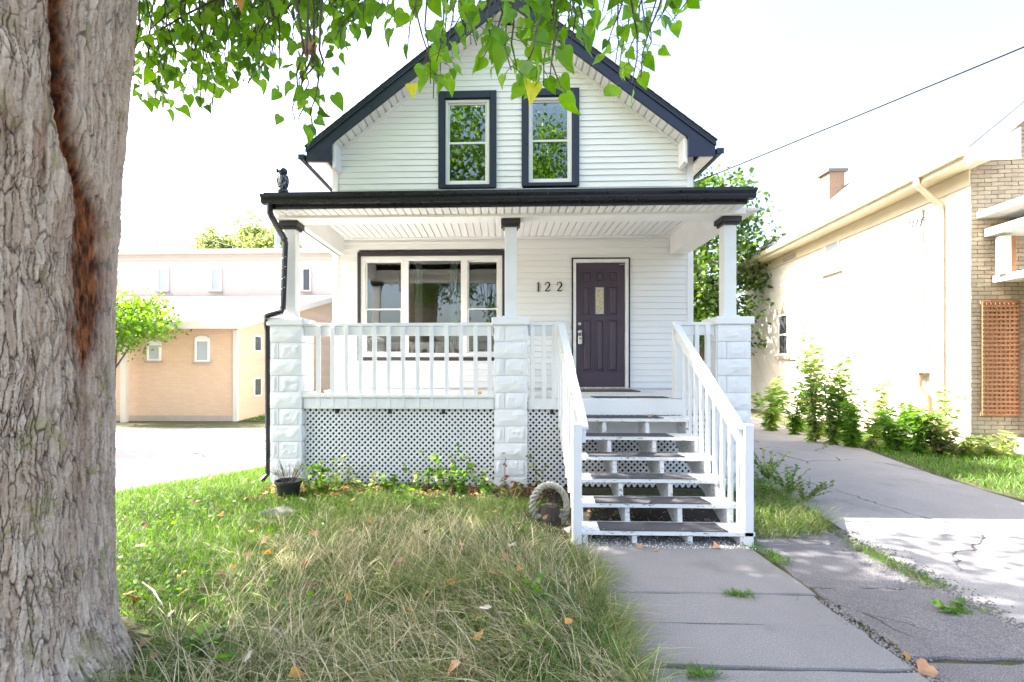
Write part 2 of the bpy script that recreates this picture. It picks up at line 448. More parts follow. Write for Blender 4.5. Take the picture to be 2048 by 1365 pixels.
def sheet(name, poly, z, mat, label, cat):
    o = mk(name, [(x, y, z) for x, y in poly], [tuple(range(len(poly)))], mat)
    return tag(o, label, cat, kind='structure')
drive_l = [(3.02, -4.5), (3.02, 3), (3.22, 4.5), (3.48, 6), (3.62, 8), (4.1, 14), (4.3, 24)]
drive_r = [(6.15, -4.5), (5.95, 5.5), (6.3, 7.5), (7.0, 10), (7.6, 13.6), (8.6, 24)]
sheet('driveway', drive_l + drive_r[::-1], .010, M['asphalt'], 'cracked grey driveway running between the two houses', 'driveway')
sheet('parking_lot', [(-4.75, 6.04), (-3.45, 7.87), (-3.4, 12.6), (-40, 12.6), (-40, -4.5), (-12.1, -4.5)], .010, M['lot'], 'pale paved lot left of the white house', 'parking lot')
sheet('road', [(-200, -16), (200, -16), (200, -8), (-200, -8)], .012, M['road'], 'asphalt street in front of the houses', 'road')
sheet('pavement', [(-200, -6.6), (200, -6.6), (200, -5.0), (-200, -5.0)], .012, M['walk'], 'concrete pavement along the street', 'pavement')

walk = bpy.data.objects.new('walkway', None); link(walk, None, (1.4, 3.2, 0)); tag(walk, 'grey concrete front walk leading to the porch stairs', 'walkway', kind='structure')
def slab(x0, x1, y0, y1, z, mat, parent, seed, jag=.012):
    """concrete slab with slightly uneven edges"""
    rs = random.Random(seed); pts = []
    def edge(a, b, n):
        for k in range(n):
            u = k/n; pts.append((a[0]+(b[0]-a[0])*u + rs.uniform(-jag, jag), a[1]+(b[1]-a[1])*u + rs.uniform(-jag, jag)))
    edge((x0, y0), (x1, y0), 9); edge((x1, y0), (x1, y1), 7); edge((x1, y1), (x0, y1), 9); edge((x0, y1), (x0, y0), 7)
    n = len(pts); tx, ty = rs.uniform(-.004, .004), rs.uniform(-.004, .004)
    cx, cy = (x0+x1)/2, (y0+y1)/2
    V = [(p[0], p[1], -.06) for p in pts] + [(p[0], p[1], z-.008) for p in pts] + [(cx+(p[0]-cx)*.985, cy+(p[1]-cy)*.985, z+(p[0]-cx)*tx+(p[1]-cy)*ty) for p in pts]
    Fc = [tuple(range(2*n, 3*n))] + [(k+o, (k+1) % n+o, (k+1) % n+o+n, k+o+n) for k in range(n) for o in (0, n)]
    return mk('slab', V, Fc, mat, parent)
wy = [-4.98, -3.2, -1.7, -.2, 1.2, 2.62, 3.06, 3.47, 4.62]
for k in range(len(wy)-1):
    slab(.70, 2.12 + (.03 if k == 7 else 0), wy[k]+.006, wy[k+1]-.006, .022 + .006*(k % 2), M['walk'], walk, k, .009)
strip = bpy.data.objects.new('paved_strip', None); link(strip, None, (2.6, 3.2, 0)); tag(strip, 'rough old concrete strip between front walk and driveway', 'paved strip', kind='structure')
for k, (a, b) in enumerate(((-4.9, -1.5), (-1.5, 1.6), (1.6, 2.74), (2.74, 3.62), (3.62, 4.95))):
    slab(2.20, 2.92 + .05*k, a+.012, b-.012, .014 + .003*(k % 2), M['old_concrete'], strip, 40+k, .022)

# ------------------------------------------------------------------ white house
YW = 8.33
XL, XR = at(669, 735, YW).x, at(1382, 735, YW).x
EL, ER = at(613, 0, 8.0).x, at(1430, 0, 8.0).x
XC = (EL+ER)/2
APEX, SLOPE = 7.62, .772
house = thing('house', (XC, 12, 0), 'white clapboard gabled house numbered 122 with navy roof trim', 'house')

win_low = (at(716, 0, YW).x, at(1011, 0, YW).x, at(1000, 722, YW).z, at(1000, 503, YW).z)
win_upl = (at(877, 0, YW).x, at(993, 0, YW).x, at(1000, 377, YW).z, at(1000, 183, YW).z)
win_upr = (at(1043, 0, YW).x, at(1158, 0, YW).x, at(1000, 375, YW).z, at(1000, 181, YW).z)
door_o = (at(1143, 0, YW).x, at(1259, 0, YW).x, 1.18, at(1000, 518, YW).z)
OPEN = [win_low, win_upl, win_upr, door_o]

wall = MB(); course = .1005
boards = []
def gx(z):   # half width of the gable wall at height z
    return (APEX - .26 - z) / SLOPE
z = 0.12; k = 0
while z < APEX - .4:
    z0, z1 = z, z + course; zc = (z0+z1)/2
    l0, l1, r0, r1 = [max(XL, XC-gx(z0)), max(XL, XC-gx(z1)), min(XR, XC+gx(z0)), min(XR, XC+gx(z1))]
    segs = [(l0, l1, r0, r1)]
    for (a, b, c, e) in OPEN:
        if c < zc < e:
            new = []
            for (p0, p1, q0, q1) in segs:
                if max(p0, p1) < a and b < min(q0, q1): new += [(p0, p1, a+.02, a+.02), (b-.02, b-.02, q0, q1)]
                else: new.append((p0, p1, q0, q1))
            segs = new
    for (p0, p1, q0, q1) in segs:
        if q0 - p0 < .04: continue
        wall.hexa([(p0, YW, z0), (q0, YW, z0), (q0, YW+.15, z0), (p0, YW+.15, z0), (p1, YW, z1), (q1, YW, z1), (q1, YW+.15, z1), (p1, YW+.15, z1)])
        if z0 > 1.14 and not (3.74 < z0 < 4.30):
            boards.append((p0, p1, q0, q1, z0, z1))
    z = z1
wallo = wall.build('front_wall', M['siding'], house)
for (p0, p1, q0, q1, z0, z1) in boards:
    j = random.uniform(-.0012, .0012)
    MB().hexa([(p0, YW-.018+j, z0+.005), (q0, YW-.018+j, z0+.005), (q0, YW-.001, z0+.001), (p0, YW-.001, z0+.001),
               (p1, YW-.004, z1), (q1, YW-.004, z1), (q1, YW-.001, z1), (p1, YW-.001, z1)]).build('siding_board', M['siding'], wallo)
# side and rear walls, lapped
for sx, X in ((-1, XL), (1, XR)):
    m = MB(); z = .12
    while z < 5.0:
        m.hexa([(X+sx*.014, YW+.02, z), (X+sx*.014, 16.9, z), (X-sx*.12, 16.9, z), (X-sx*.12, YW+.02, z), (X+sx*.004, YW+.02, z+course), (X+sx*.004, 16.9, z+course), (X-sx*.12, 16.9, z+course), (X-sx*.12, YW+.02, z+course)]); z += course
    m.build('side_wall', M['siding'], house)
box('rear_wall', XL, XR, 16.75, 16.9, .1, 5.3, M['siding'], house)
for X, sx in ((XL, -1), (XR, 1)):
    box('corner_post', X-.07 if sx > 0 else X-.028, X+.028 if sx > 0 else X+.07, YW-.03, YW+.07, .12, 5.12, M['white_trim'], house, .004)
# main roof
def roofline(x): return APEX - SLOPE*abs(x-XC)
EH = (ER-EL)/2
RW = EH - .42
for sx in (-1, 1):
    xe = XC + sx*EH
    m = MB().hexa([(XC, 7.96, APEX), (xe, 7.96, roofline(xe)), (xe, 17.2, roofline(xe)), (XC, 17.2, APEX), (XC, 7.96, APEX+.035), (xe, 7.96, roofline(xe)+.035), (xe, 17.2, roofline(xe)+.035), (XC, 17.2, APEX+.035)])
    rf = m.build('roof_slope', M['shingle'], house)
    # shingle courses along the slope
    m = MB(); L = EH/ math.cos(math.atan(SLOPE)); n = 26
    for q in range(n):
        u0, u1 = q/n, (q+1)/n+.012
        xa, xb = XC+sx*EH*u0, XC+sx*EH*min(u1, 1.006)
        za, zb = roofline(xa)+.038, roofline(xb)+.052
        m.hexa([(xa, 7.945, za), (xb, 7.945, zb-.012), (xb, 17.22, zb-.012), (xa, 17.22, za), (xa, 7.945, za+.008), (xb, 7.945, zb), (xb, 17.22, zb), (xa, 17.22, za+.008)])
    m.build('shingle_courses', M['shingle'], house)
    # rake fascia with boxed eave return
    xr = XC + sx*RW
    poly = [(XC, APEX-.004), (xe, roofline(xe)-.004), (xe, 4.905), (xr, 4.895), (xr, roofline(xr)-.235), (XC, APEX-.235)]
    MB().prism(poly, 7.985, 8.025).build('rake_fascia', M['navy'], house, .004)
    MB().prism([(XC, APEX+.002), (xe+sx*.01, roofline(xe)-.004), (xe+sx*.01, roofline(xe)-.06), (XC, APEX-.055)], 7.965, 7.984).build('drip_edge', M['navy'], house, .002)
    # rake soffit panels
    sof = MB().hexa([(XC, 8.027, APEX-.20), (xr, 8.027, roofline(xr)-.20), (xr, 8.36, roofline(xr)-.20), (XC, 8.36, APEX-.20), (XC, 8.027, APEX-.18), (xr, 8.027, roofline(xr)-.18), (xr, 8.36, roofline(xr)-.18), (XC, 8.36, APEX-.18)]).build('rake_soffit', M['soffit'], house)
    n = 28
    for q in range(n):
        u0, u1 = q/n + .0035, (q+1)/n - .0035
        xa, xb = XC+sx*RW*u0, XC+sx*RW*u1; o = .225
        MB().hexa([(xa, 8.03, roofline(xa)-o), (xb, 8.03, roofline(xb)-o), (xb, 8.325, roofline(xb)-o), (xa, 8.325, roofline(xa)-o), (xa, 8.03, roofline(xa)-o+.02), (xb, 8.03, roofline(xb)-o+.02), (xb, 8.325, roofline(xb)-o+.02), (xa, 8.325, roofline(xa)-o+.02)]).build('soffit_panel', M['vent_soffit'] if q % 9 in (3, 4) else M['soffit'], sof, .002)
    # soffit moulding along the wall
    m = MB().hexa([(XC, 8.29, APEX-.262), (xr, 8.29, roofline(xr)-.262), (xr, 8.328, roofline(xr)-.262), (XC, 8.328, APEX-.262), (XC, 8.29, APEX-.227), (xr, 8.29, roofline(xr)-.227), (xr, 8.328, roofline(xr)-.227), (XC, 8.328, APEX-.227)])
    m.build('rake_moulding', M['white_trim'], house)
    xw = XL if sx < 0 else XR
    MB().prism([(xw+sx*.03, 4.86), (xr-sx*.0, 4.86), (xr, roofline(xr)-.24), (xr-sx*.07, roofline(xr-sx*.07)-.24), (xr-sx*.07, 5.02), (xw+sx*.03, 4.93)] if False else [(xr+sx*.004, 4.80), (xr-sx*.045, 4.83), (xr-sx*.045, roofline(xr-sx*.045)-.245), (xr+sx*.004, roofline(xr)-.245)], 8.03, 8.318).build('eave_return', M['white_trim'], house, .003)
    # side soffit, fascia and gutter
    a, b = sorted((xw+sx*.03, xe-sx*.01))
    es = box('eave_soffit', a, b, 8.03, 17.1, 4.91, 4.925, M['soffit'], house)
    for q in range(40):
        box('soffit_panel', a+.003, b-.003, 8.035+q*.226, 8.035+q*.226+.218, 4.895, 4.909, M['soffit'], es)
    a, b = sorted((xe, xe+sx*.025)); box('eave_fascia', a, b, 8.03, 17.1, 4.88, 5.02, M['navy'], house)
    g = [(0, 0), (.075, 0), (.09, .03), (.085, .055), (.11, .075), (.11, .095), (.10, .095), (.10, .08), (.075, .06), (.08, .035), (.068, .012), (.008, .012), (.008, .095), (0, .095)]
    MB().prism([(xe+sx*(.026+p[0]), 4.925+p[1]) for p in g], 7.99, 17.1).build('side_gutter', M['navy'], house)
    a, b = sorted((xe+sx*.028, xe+sx*.132)); box('gutter_end_cap', a, b, 7.975, 7.989, 4.928, 5.018, M['navy'], house, .003)

# windows
def pane(p, x0, x1, z0, z1, y): return box('pane', x0, x1, y, y+.006, z0, z1, M['glass'], p)
def rect_frame(m, x0, x1, z0, z1, w, y0, y1, wt=None, wb=None):
    wt = wt or w; wb = wb or w
    m.box(x0, x0+w, y0, y1, z0, z1).box(x1-w, x1, y0, y1, z0, z1).box(x0+w, x1-w, y0+.0006, y1, z1-wt, z1).box(x0+w, x1-w, y0+.0006, y1, z0, z0+wb)
    return m
def hung_window(o, seed):
    x0, x1, z0, z1 = o; tw = .105
    w = rect_frame(MB(), x0, x1, z0, z1, tw, YW-.045, YW+.02, .12, .055).build('window', M['navy'], house, .005)
    rect_frame(MB(), x0+tw, x1-tw, z0+.055, z1-.12, .012, YW-.02, YW+.10).build('jamb', M['navy'], w)
    a, b, c, d = x0+tw+.013, x1-tw-.013, z0+.068, z1-.133
    rect_frame(MB(), a, b, c, d, .042, YW-.004, YW+.085).build('frame', M['vinyl'], w, .003)
    mid = (c+d)/2 - .02
    rect_frame(MB(), a+.043, b-.043, mid+.002, d-.043, .026, YW+.030, YW+.058).build('upper_sash', M['vinyl'], w, .003)
    rect_frame(MB(), a+.043, b-.043, c+.043, mid+.028, .026, YW+.008, YW+.029, .034).build('lower_sash', M['vinyl'], w, .003)
    pane(w, a+.066, b-.066, mid+.026, d-.066, YW+.045); pane(w, a+.066, b-.066, c+.066, mid-.004, YW+.018)
    return w
hung_window(win_upl, 1); hung_window(win_upr, 2)
x0, x1, z0, z1 = win_low
w = rect_frame(MB(), x0, x1, z0, z1, .055, YW-.045, YW+.02, .075, .06).build('window', M['black_wood'], house, .005)
rect_frame(MB(), x0+.055, x1-.055, z0+.06, z1-.075, .014, YW-.02, YW+.11).build('jamb', M['vinyl'], w)
a, b, c, d = x0+.07, x1-.07, z0+.075, z1-.09
fm = rect_frame(MB(), a, b, c, d, .055, YW-.008, YW+.10)
u = [at(p, 0, YW).x for p in (805, 816, 923, 934)]
fm.box(u[0]-.01, u[1]+.01, YW-.0085, YW+.10, c+.055, d-.055).box(u[2]-.01, u[3]+.01, YW-.0085, YW+.10, c+.055, d-.055)
fm.build('frame', M['vinyl'], w, .004)
for (p, q) in ((a+.055, u[0]-.01), (u[3]+.01, b-.055)):
    zr = at(1000, 619, YW).z
    rect_frame(MB(), p+.001, q-.001, zr-.01, d-.056, .022, YW+.035, YW+.06).build('upper_sash', M['vinyl'], w, .002)
    rect_frame(MB(), p+.001, q-.001, c+.056, zr+.02, .022, YW+.008, YW+.034).build('lower_sash', M['vinyl'], w, .002)
    pane(w, p+.022, q-.022, zr+.012, d-.078, YW+.048); pane(w, p+.022, q-.022, c+.078, zr-.002, YW+.020)
pane(w, u[1]+.011, u[2]-.011, c+.056, d-.056, YW+.03)
for sx in (-1, 1):   # sheer curtains drawn to the sides of the wide pane
    m = MB(); cxm = (u[1]+u[2])/2 + sx*.30; pts = [(cxm+sx*(q*.012-.06), YW+.22+.018*math.sin(q*1.9)) for q in range(12)]
    for q in range(11):
        m.hexa([(*pts[q], c), (*pts[q+1], c), (pts[q+1][0], pts[q+1][1]+.004, c), (pts[q][0], pts[q][1]+.004, c), (*pts[q], d), (*pts[q+1], d), (pts[q+1][0], pts[q+1][1]+.004, d), (pts[q][0], pts[q][1]+.004, d)])
    m.build('curtain', M['curtain'], w)
# rooms behind the glass
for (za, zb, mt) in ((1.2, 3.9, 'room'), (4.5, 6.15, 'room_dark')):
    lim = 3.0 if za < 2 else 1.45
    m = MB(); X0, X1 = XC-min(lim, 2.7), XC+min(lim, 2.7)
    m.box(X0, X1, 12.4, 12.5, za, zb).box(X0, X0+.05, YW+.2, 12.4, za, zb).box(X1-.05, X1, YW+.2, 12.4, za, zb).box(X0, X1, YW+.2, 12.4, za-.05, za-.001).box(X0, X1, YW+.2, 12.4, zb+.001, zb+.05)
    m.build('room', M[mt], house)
# door
x0, x1, z0, z1 = door_o
rect_frame(MB(), x0, x1, z0, z1, .02, YW-.04, YW+.02, .02, .002).build('door_casing', M['black'], house)
rect_frame(MB(), x0+.021, x1-.021, z0+.03, z1-.021, .05, YW-.034, YW+.08, .055, .03).build('door_frame', M['white_trim'], house, .004)
box('threshold', x0+.0, x1-.0, YW-.06, YW-.0415, 1.20, 1.235, M['steel'], house, .003)
dx0, dx1, dz0, dz1 = x0+.073, x1-.073, z0+.062, z1-.078
door = box('door', dx0, dx1, YW+.015, YW+.06, dz0, dz1, M['door'], house, .003)
def dpx(px, py): p = at(px, py, YW+.015); return p.x, p.z
def door_panel(a, b, c, d):
    m = MB(); y = YW+.0145
    rect_frame(m, a, b, c, d, .014, y-.016, y)
    i, j = .022, .045
    m.hexa([(a+i, y, c+i), (b-i, y, c+i), (b-i, y, d-i), (a+i, y, d-i), (a+j, y-.014, c+j), (b-j, y-.014, c+j), (b-j, y-.014, d-j), (a+j, y-.014, d-j)])
    m.build('panel', M['door'], door, .0015)
W_ = dx1-dx0; H_ = dz1-dz0
cols = [(.125, .335), (.41, .58), (.655, .86)]
for (a, b) in cols: door_panel(dx0+W_*a, dx0+W_*b, dz0+H_*.845, dz0+H_*.935)
for (a, b) in (cols[0], cols[2]): door_panel(dx0+W_*(a+.0), dx0+W_*b-.03*(a < .5), dz0+H_*.575, dz0+H_*.815)
for (a, b) in cols: door_panel(dx0+W_*a, dx0+W_*b, dz0+H_*.125, dz0+H_*.545)
ga, gb, gc, gd = dx0+W_*.365, dx0+W_*.60, dz0+H_*.575, dz0+H_*.815
lg = rect_frame(MB(), ga, gb, gc, gd, .026, YW-.006, YW+.0145).build('glass_surround', M['door'], door, .004)
box('leaded_pane', ga+.026, gb-.026, YW+.004, YW+.0142, gc+.026, gd-.026, M['lead_glass'], door)
cxm, czm, hw, hh = (ga+gb)/2, (gc+gd)/2, (gb-ga)/2-.052, (gd-gc)/2-.06
P = [(cxm, czm+hh), (cxm+hw, czm+hh*.7), (cxm+hw, czm-hh*.6), (cxm, czm-hh), (cxm-hw, czm-hh*.6), (cxm-hw, czm+hh*.7)]
m = MB()
for q in range(6): m.tube([(P[q][0], YW+.001, P[q][1]), (P[(q+1) % 6][0], YW+.001, P[(q+1) % 6][1])], .0045, 6)
m.tube([(cxm, YW+.001, czm+hh), (cxm+hw*.5, YW+.001, czm+.06), (cxm-hw*.4, YW+.001, czm-.05), (cxm, YW+.001, czm-hh)], .0045, 6)
m.tube([(cxm, YW+.001, czm+hh), (cxm-hw*.5, YW+.001, czm+.04), (cxm+hw*.4, YW+.001, czm-.07), (cxm, YW+.001, czm-hh)], .004, 6)
m.build('brass_caming', M['brass'], door)
kx = dx0+.062
kn = MB().lathe([(.032, 0), (.032, .006), (.014, .01), (.014, .03), (.030, .045), (.033, .058), (.026, .07), (.008, .073)], (0, 0, 0), 18)
def to_y(m, x, z, y):
    m.v = [(x+v[0], y-v[2], z+v[1]) for v in m.v]; return m
to_y(kn, kx, at(1158, 664, YW).z, YW+.014).build('knob', M['steel'], door, smooth=True)
to_y(MB().lathe([(.030, 0), (.030, .008), (.022, .014), (.012, .015)], (0, 0, 0), 18), kx, at(1158, 648, YW).z, YW+.014).build('deadbolt', M['steel'], door, smooth=True)
zz = at(1158, 680, YW).z
lb = box('lockbox', kx-.030, kx+.030, YW-.062, YW-.018, zz-.075, zz+.06, M['steel'], door, .004)
MB().tube([(kx-.02, YW-.04, zz+.06), (kx-.02, YW-.04, zz+.10), (kx+.02, YW-.04, zz+.10), (kx+.02, YW-.04, zz+.06)], .005, 8).build('shackle', M['steel'], lb)
for r_ in range(2):
    for q in range(3): box('button', kx-.018+q*.013, kx-.008+q*.013, YW-.0645, YW-.0622, zz+.008+r_*.014, zz+.018+r_*.014, M['dark_seal'], lb)
MB().tube([(dx1-.09, YW-.005, dz1-.035), (dx1+.01, YW-.03, dz1-.03)], .008, 8).build('door_closer', M['steel'], door)
# house number 122
def digit(ch, x, z, h):
    m = MB(); y = YW-.022; wd = h*.62
    def st(pts, r):
        r = [q*1.3 for q in r] if isinstance(r, list) else r*1.3
        m.tube([(x+a*wd, y, z+b*h) for a, b in pts], [q*h for q in r] if isinstance(r, list) else r*h, 8, flat=1)
    if ch == '1':
        st([(.5, .03), (.5, .97)], .062); st([(.22, .025), (.78, .025)], .032); st([(.5, .95), (.36, .86), (.22, .80)], [.05, .035, .02])
    else:
        st([(.12, .72), (.15, .84), (.28, .94), (.48, .97), (.70, .93), (.83, .80), (.84, .67), (.74, .52), (.52, .34), (.28, .17), (.10, .045)], [.05, .035, .033, .04, .055, .062, .062, .058, .045, .035, .03])
        st([(.06, .05), (.35, .06), (.65, .035), (.88, .06)], [.03, .05, .05, .03]); st([(.88, .05), (.93, .22)], [.035, .02]); st([(.12, .70), (.18, .68)], [.055, .055])
    return m.build('house_number', M['digit'], house)
for ch, px in (('1', 1071), ('2', 1089), ('2', 1113)):
    o = digit(ch, at(px, 0, YW).x, at(1000, 584, YW).z, .155); o['label'] = 'black serif house number digit ' + ch
# two small cup hooks and a cable staple strip under the ceiling
box('cable_strip', at(735, 0, YW).x, at(985, 0, YW).x, YW-.026, YW-.016, at(0, 494, YW).z, at(0, 493, YW).z, M['vinyl'], house)

# ------------------------------------------------------------------ porch
YP = 6.02; FLZ = 1.20
porch = thing('front_porch', (.15, 7.1, .1), 'white front porch with block piers, railing, lattice skirt and black gutter', 'porch')
PX = [(at(540, 0, YP).x, at(603, 0, YP).x), (at(989, 0, YP).x, at(1055, 0, YP).x), (at(1436, 0, YP).x, at(1502, 0, YP).x)]
PL, PR = PX[0][0], PX[2][1]
PIT = M['block']
def rock_block(x0, x1, y0, y1, z0, z1, parent, seed):
    rs = np.random.default_rng(seed); V = []; Fc = []
    nu, nv = 11, 7
    def face(fn, L, H, off):
        i = len(V)
        for b in range(nv):
            for a in range(nu):
                u, v = a/(nu-1), b/(nv-1)
                e = min(u, 1-u)*L; g = min(v, 1-v)*H
                mask = min(1, max(0, (e-.022)/.03)) * min(1, max(0, (g-.014)/.03))
                n = fbm(np.array([u*4.2+off]), np.array([v*3.1+off*1.7]), int(seed) % 97, 3)[0]
                r2 = abs(vnoise(np.array([u*2.3+off*2]), np.array([v*3.3+off]), 9)[0]-.5)
                V.append(fn(u, v, mask*(.004+.030*max(0, n-.22)+.016*r2)))
        for b in range(nv-1):
            for a in range(nu-1):
                Fc.append((i+b*nu+a, i+b*nu+a+1, i+(b+1)*nu+a+1, i+(b+1)*nu+a))
    L, D, H = x1-x0, y1-y0, z1-z0
    o = seed*.731 % 50
    face(lambda u, v, h: (x0+u*L, y0-h, z0+v*H), L, H, o)
    face(lambda u, v, h: (x1+h*.7, y0+u*D, z0+v*H), D, H, o+9)
    face(lambda u, v, h: (x1-u*L, y1+h, z0+v*H), L, H, o+19)
    face(lambda u, v, h: (x0-h*.7, y1-u*D, z0+v*H), D, H, o+29)
    i = len(V); V += [(x0, y0, z0), (x1, y0, z0), (x1, y1, z0), (x0, y1, z0), (x0, y0, z1), (x1, y0, z1), (x1, y1, z1), (x0, y1, z1)]
    Fc += [(i, i+3, i+2, i+1), (i+4, i+5, i+6, i+7)]
    return mk('block', V, Fc, M['block'], parent)
CAPB, CAPT = 2.078, 2.170
for pi, (a, b) in enumerate(PX):
    pr = box('pier', a+.02, b-.02, YP+.02, YP+.37, .02, CAPB, M['block'], porch)
    pr['label'] = ['left rock-faced block pier', 'middle rock-faced block pier', 'right rock-faced block pier'][pi]
    z = CAPB - .0005; k = 0
    while z > .08:
        z0 = max(z-.2025, .02)
        if (k + pi) % 2 == 0: rock_block(a, b, YP, YP+.39, z0+.004, z-.002, pr, pi*20+k+1)
        else:
            s_ = a + (b-a)*(.27 if pi != 1 else .30)
            rock_block(a, s_-.003, YP+.004, YP+.39, z0+.004, z-.002, pr, pi*20+k+1)
            rock_block(s_+.003, b, YP+.004, YP+.39, z0+.004, z-.002, pr, pi*20+k+201)
        z = z0; k += 1
    box('cap', a-.035, b+.03, YP-.035, YP+.42, CAPB, CAPT, M['block'], pr, .012)
    cx = (a+b)/2; cy = 6.20
    cl = box('column', cx-.073, cx+.073, cy-.073, cy+.073, CAPT, 3.385, M['white_paint'], porch, .004)
    box('base', cx-.10, cx+.10, cy-.10, cy+.10, CAPT, CAPT+.028, M['white_paint'], cl, .004)
    box('capital', cx-.118, cx+.118, cy-.118, cy+.118, 3.318, 3.382, M['black_wood'], cl, .004)
    box('capital_step', cx-.095, cx+.095, cy-.095, cy+.095, 3.285, 3.317, M['black_wood'], cl, .003)
# floor and skirt
fl = box('floor', PL+.03, PR-.03, YP+.06, YW-.03, FLZ-.045, FLZ-.006, M['stair_paint'], porch)
for q in range(52):
    fw_ = (PR-PL-.06)/52; xa = PL+.03 + q*fw_; box('floor_board', xa+.0015, xa+fw_-.0015, YP+.03, YW-.032, FLZ-.0055, FLZ+random.uniform(-.0008, .0008), M['stair_paint'], fl)
for q in range(9):
    box('shade_joist', PL+.12+q*.66, PL+.16+q*.66, YP+.07, YW-.1, FLZ-.20, FLZ-.05, M['stump'], porch)  # dark joists added to deepen the shade behind the lattice
box('shade_underfloor', PL+.05, PR-.05, YP+.075, YW-.04, FLZ-.060, FLZ-.046, M['stump'], porch)  # dark sheet added below the floor to darken the underside
for a, b in ((PL+.03, PL+.15), (PR-.15, PR-.03)):
    box('shade_side_wall', a, b, YP+.40, YW-.02, .02, FLZ-.062, M['mortar'], porch)  # unseen walls added to keep side light out from under the porch
box('shade_backing', PL+.16, PR-.16, YW-.10, YW-.035, .02, FLZ-.062, M['bare_soil'], porch)  # dark backing, shade behind the lattice put into its colour
GAPS = [(PX[0][1]+.01, PX[1][0]-.008), (PX[1][1]+.01, PX[2][0]-.008)]
SX0, SX1 = .70, 2.19     # stairs
for k, (a, b) in enumerate(GAPS):
    box('skirt_board', a, b, YP+.028, YP+.062, 1.062, FLZ-.007, M['white_paint'], porch, .004)
    if k == 0: box('nosing', a-.01, b+.004, YP+.0, YP+.13, FLZ+.0015, FLZ+.035, M['white_paint'], porch, .004)
    # lattice
    la, lb_, lz0, lz1 = a+.005, b-.003, .13, 1.055
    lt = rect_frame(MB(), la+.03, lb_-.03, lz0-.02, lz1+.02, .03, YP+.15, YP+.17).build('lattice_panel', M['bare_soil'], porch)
    pitch = .0718; w_ = .0120
    for s_ in (1, -1):
        c = la - lz1 - .03 if s_ > 0 else la + lz0 - .0
        cmax = lb_ - lz0 if s_ > 0 else lb_ + lz1
        while c < cmax:
            if s_ > 0: xa, xb = max(la, lz0+c), min(lb_, lz1+c); pa, pb = (xa, xa-c), (xb, xb-c)
            else: xa, xb = max(la, c-lz1), min(lb_, c-lz0); pa, pb = (xa, c-xa), (xb, c-xb)
            c += pitch
            if xb - xa < .03: continue
            dx, dz = (pb[0]-pa[0]), (pb[1]-pa[1]); Ln = math.hypot(dx, dz); dx /= Ln; dz /= Ln
            nx_, nz_ = -dz*w_, dx*w_; e = .006; j = random.uniform(-.001, .001)
            y0 = YP + (.085 if s_ > 0 else .0935) + j; y1 = y0+.008
            pa = (pa[0]-dx*e, pa[1]-dz*e); pb = (pb[0]+dx*e, pb[1]+dz*e)
            q = [(pa[0]-nx_, pa[1]-nz_), (pb[0]-nx_, pb[1]-nz_), (pb[0]+nx_, pb[1]+nz_), (pa[0]+nx_, pa[1]+nz_)]
            MB().prism(q, y0, y1).build('slat', M['lattice'], lt)
# railings
def bal_mesh(h, w=.048, d=.034, top_cut=0):
    me_o = MB().box(-w/2, w/2, -d/2, d/2, 0, h)
    return me_o
def railing(a, b, xsb, label):
    rl = box('railing', a, b, YP+.045, YP+.16, 2.072, 2.112, M['white_paint'], porch, .005); rl['label'] = label
    box('rail_board', a+.003, b-.003, YP+.058, YP+.092, 1.955, 2.070, M['white_paint'], rl, .004)
    first = None
    for x in xsb:
        j = random.uniform(-.006, .006)
        if first is None:
            first = box('baluster', x-.024, x+.024, YP-.011, YP+.024, 1.085, 2.070, M['white_paint'], rl, .003)
            first.location.y += .033 - .0
            WL[first.name] = WL[first.name] + Vector((0, .033, 0))
        else:
            w = WL[first.name].copy(); w.x = x; w.z += j
            copies(first, rl, w, (0, random.uniform(-.006, .006), 0))
bx = [at(p, 0, YP+.02).x for p in (636, 664, 692, 720, 748.5, 777, 805.7, 835, 863, 893, 922, 951, 979)]
# balusters stand in front of the rail board and the skirt, so the boards sit behind them
railing(GAPS[0][0], GAPS[0][1], bx, 'long porch railing between left and middle piers')
railing(GAPS[1][0], SX0-.02, [GAPS[1][0]+.05, GAPS[1][0]+.19, GAPS[1][0]+.31], 'short porch railing left of the stairs')
railing(SX1-.03, GAPS[1][1], [SX1+.16, SX1+.29, SX1+.40], 'short porch railing right of the stairs')
box('post', SX1-.115, SX1-.035, YP+.0, YP+.085, FLZ+.002, 2.118, M['white_paint'], porch, .004)
box('post', SX0-.035, SX0+.04, YP+.0, YP+.085, FLZ+.002, 2.118, M['white_paint'], porch, .004)
# beams, ceiling, soffit
BB = 3.385
box('front_beam', PL+.06, PR-.06, YP-.01, 6.29, BB, 3.445, M['white_trim'], porch, .004)
box('beam_filler', PL+.10, PR-.10, YP+.02, 6.27, 3.446, 3.62, M['white_trim'], porch)
IL, IR = at(689, 0, YW).x, at(1354, 0, YW).x
for a, b in ((IL-.145, IL), (IR, IR+.14)):
    box('side_beam', a, b, 6.295, YW-.032, 3.45, 3.79, M['white_trim'], porch, .004)
ce = box('ceiling', IL+.002, IR-.002, 6.292, YW-.034, 3.752, 3.775, M['ceiling'], porch)
n = 50
for q in range(n):
    cw = (IR-IL-.004)/n; a = IL+.002 + q*cw
    box('ceiling_board', a+.007, a+cw-.007, 6.294, YW-.045, 3.730, 3.7515, M['ceiling'], ce, .002)
box('ceiling_moulding', IL+.005, IR-.005, YW-.06, YW-.0335, 3.70, 3.729, M['white_trim'], porch, .003)
YG = 5.74; RX0, RX1 = at(521, 0, YG-.1).x+.05, at(1514, 0, YG-.1).x-.05
sf = box('soffit', RX0+.01, RX1-.01, YG+.032, YP-.012, 3.438, 3.45, M['soffit'], porch)
n = 60
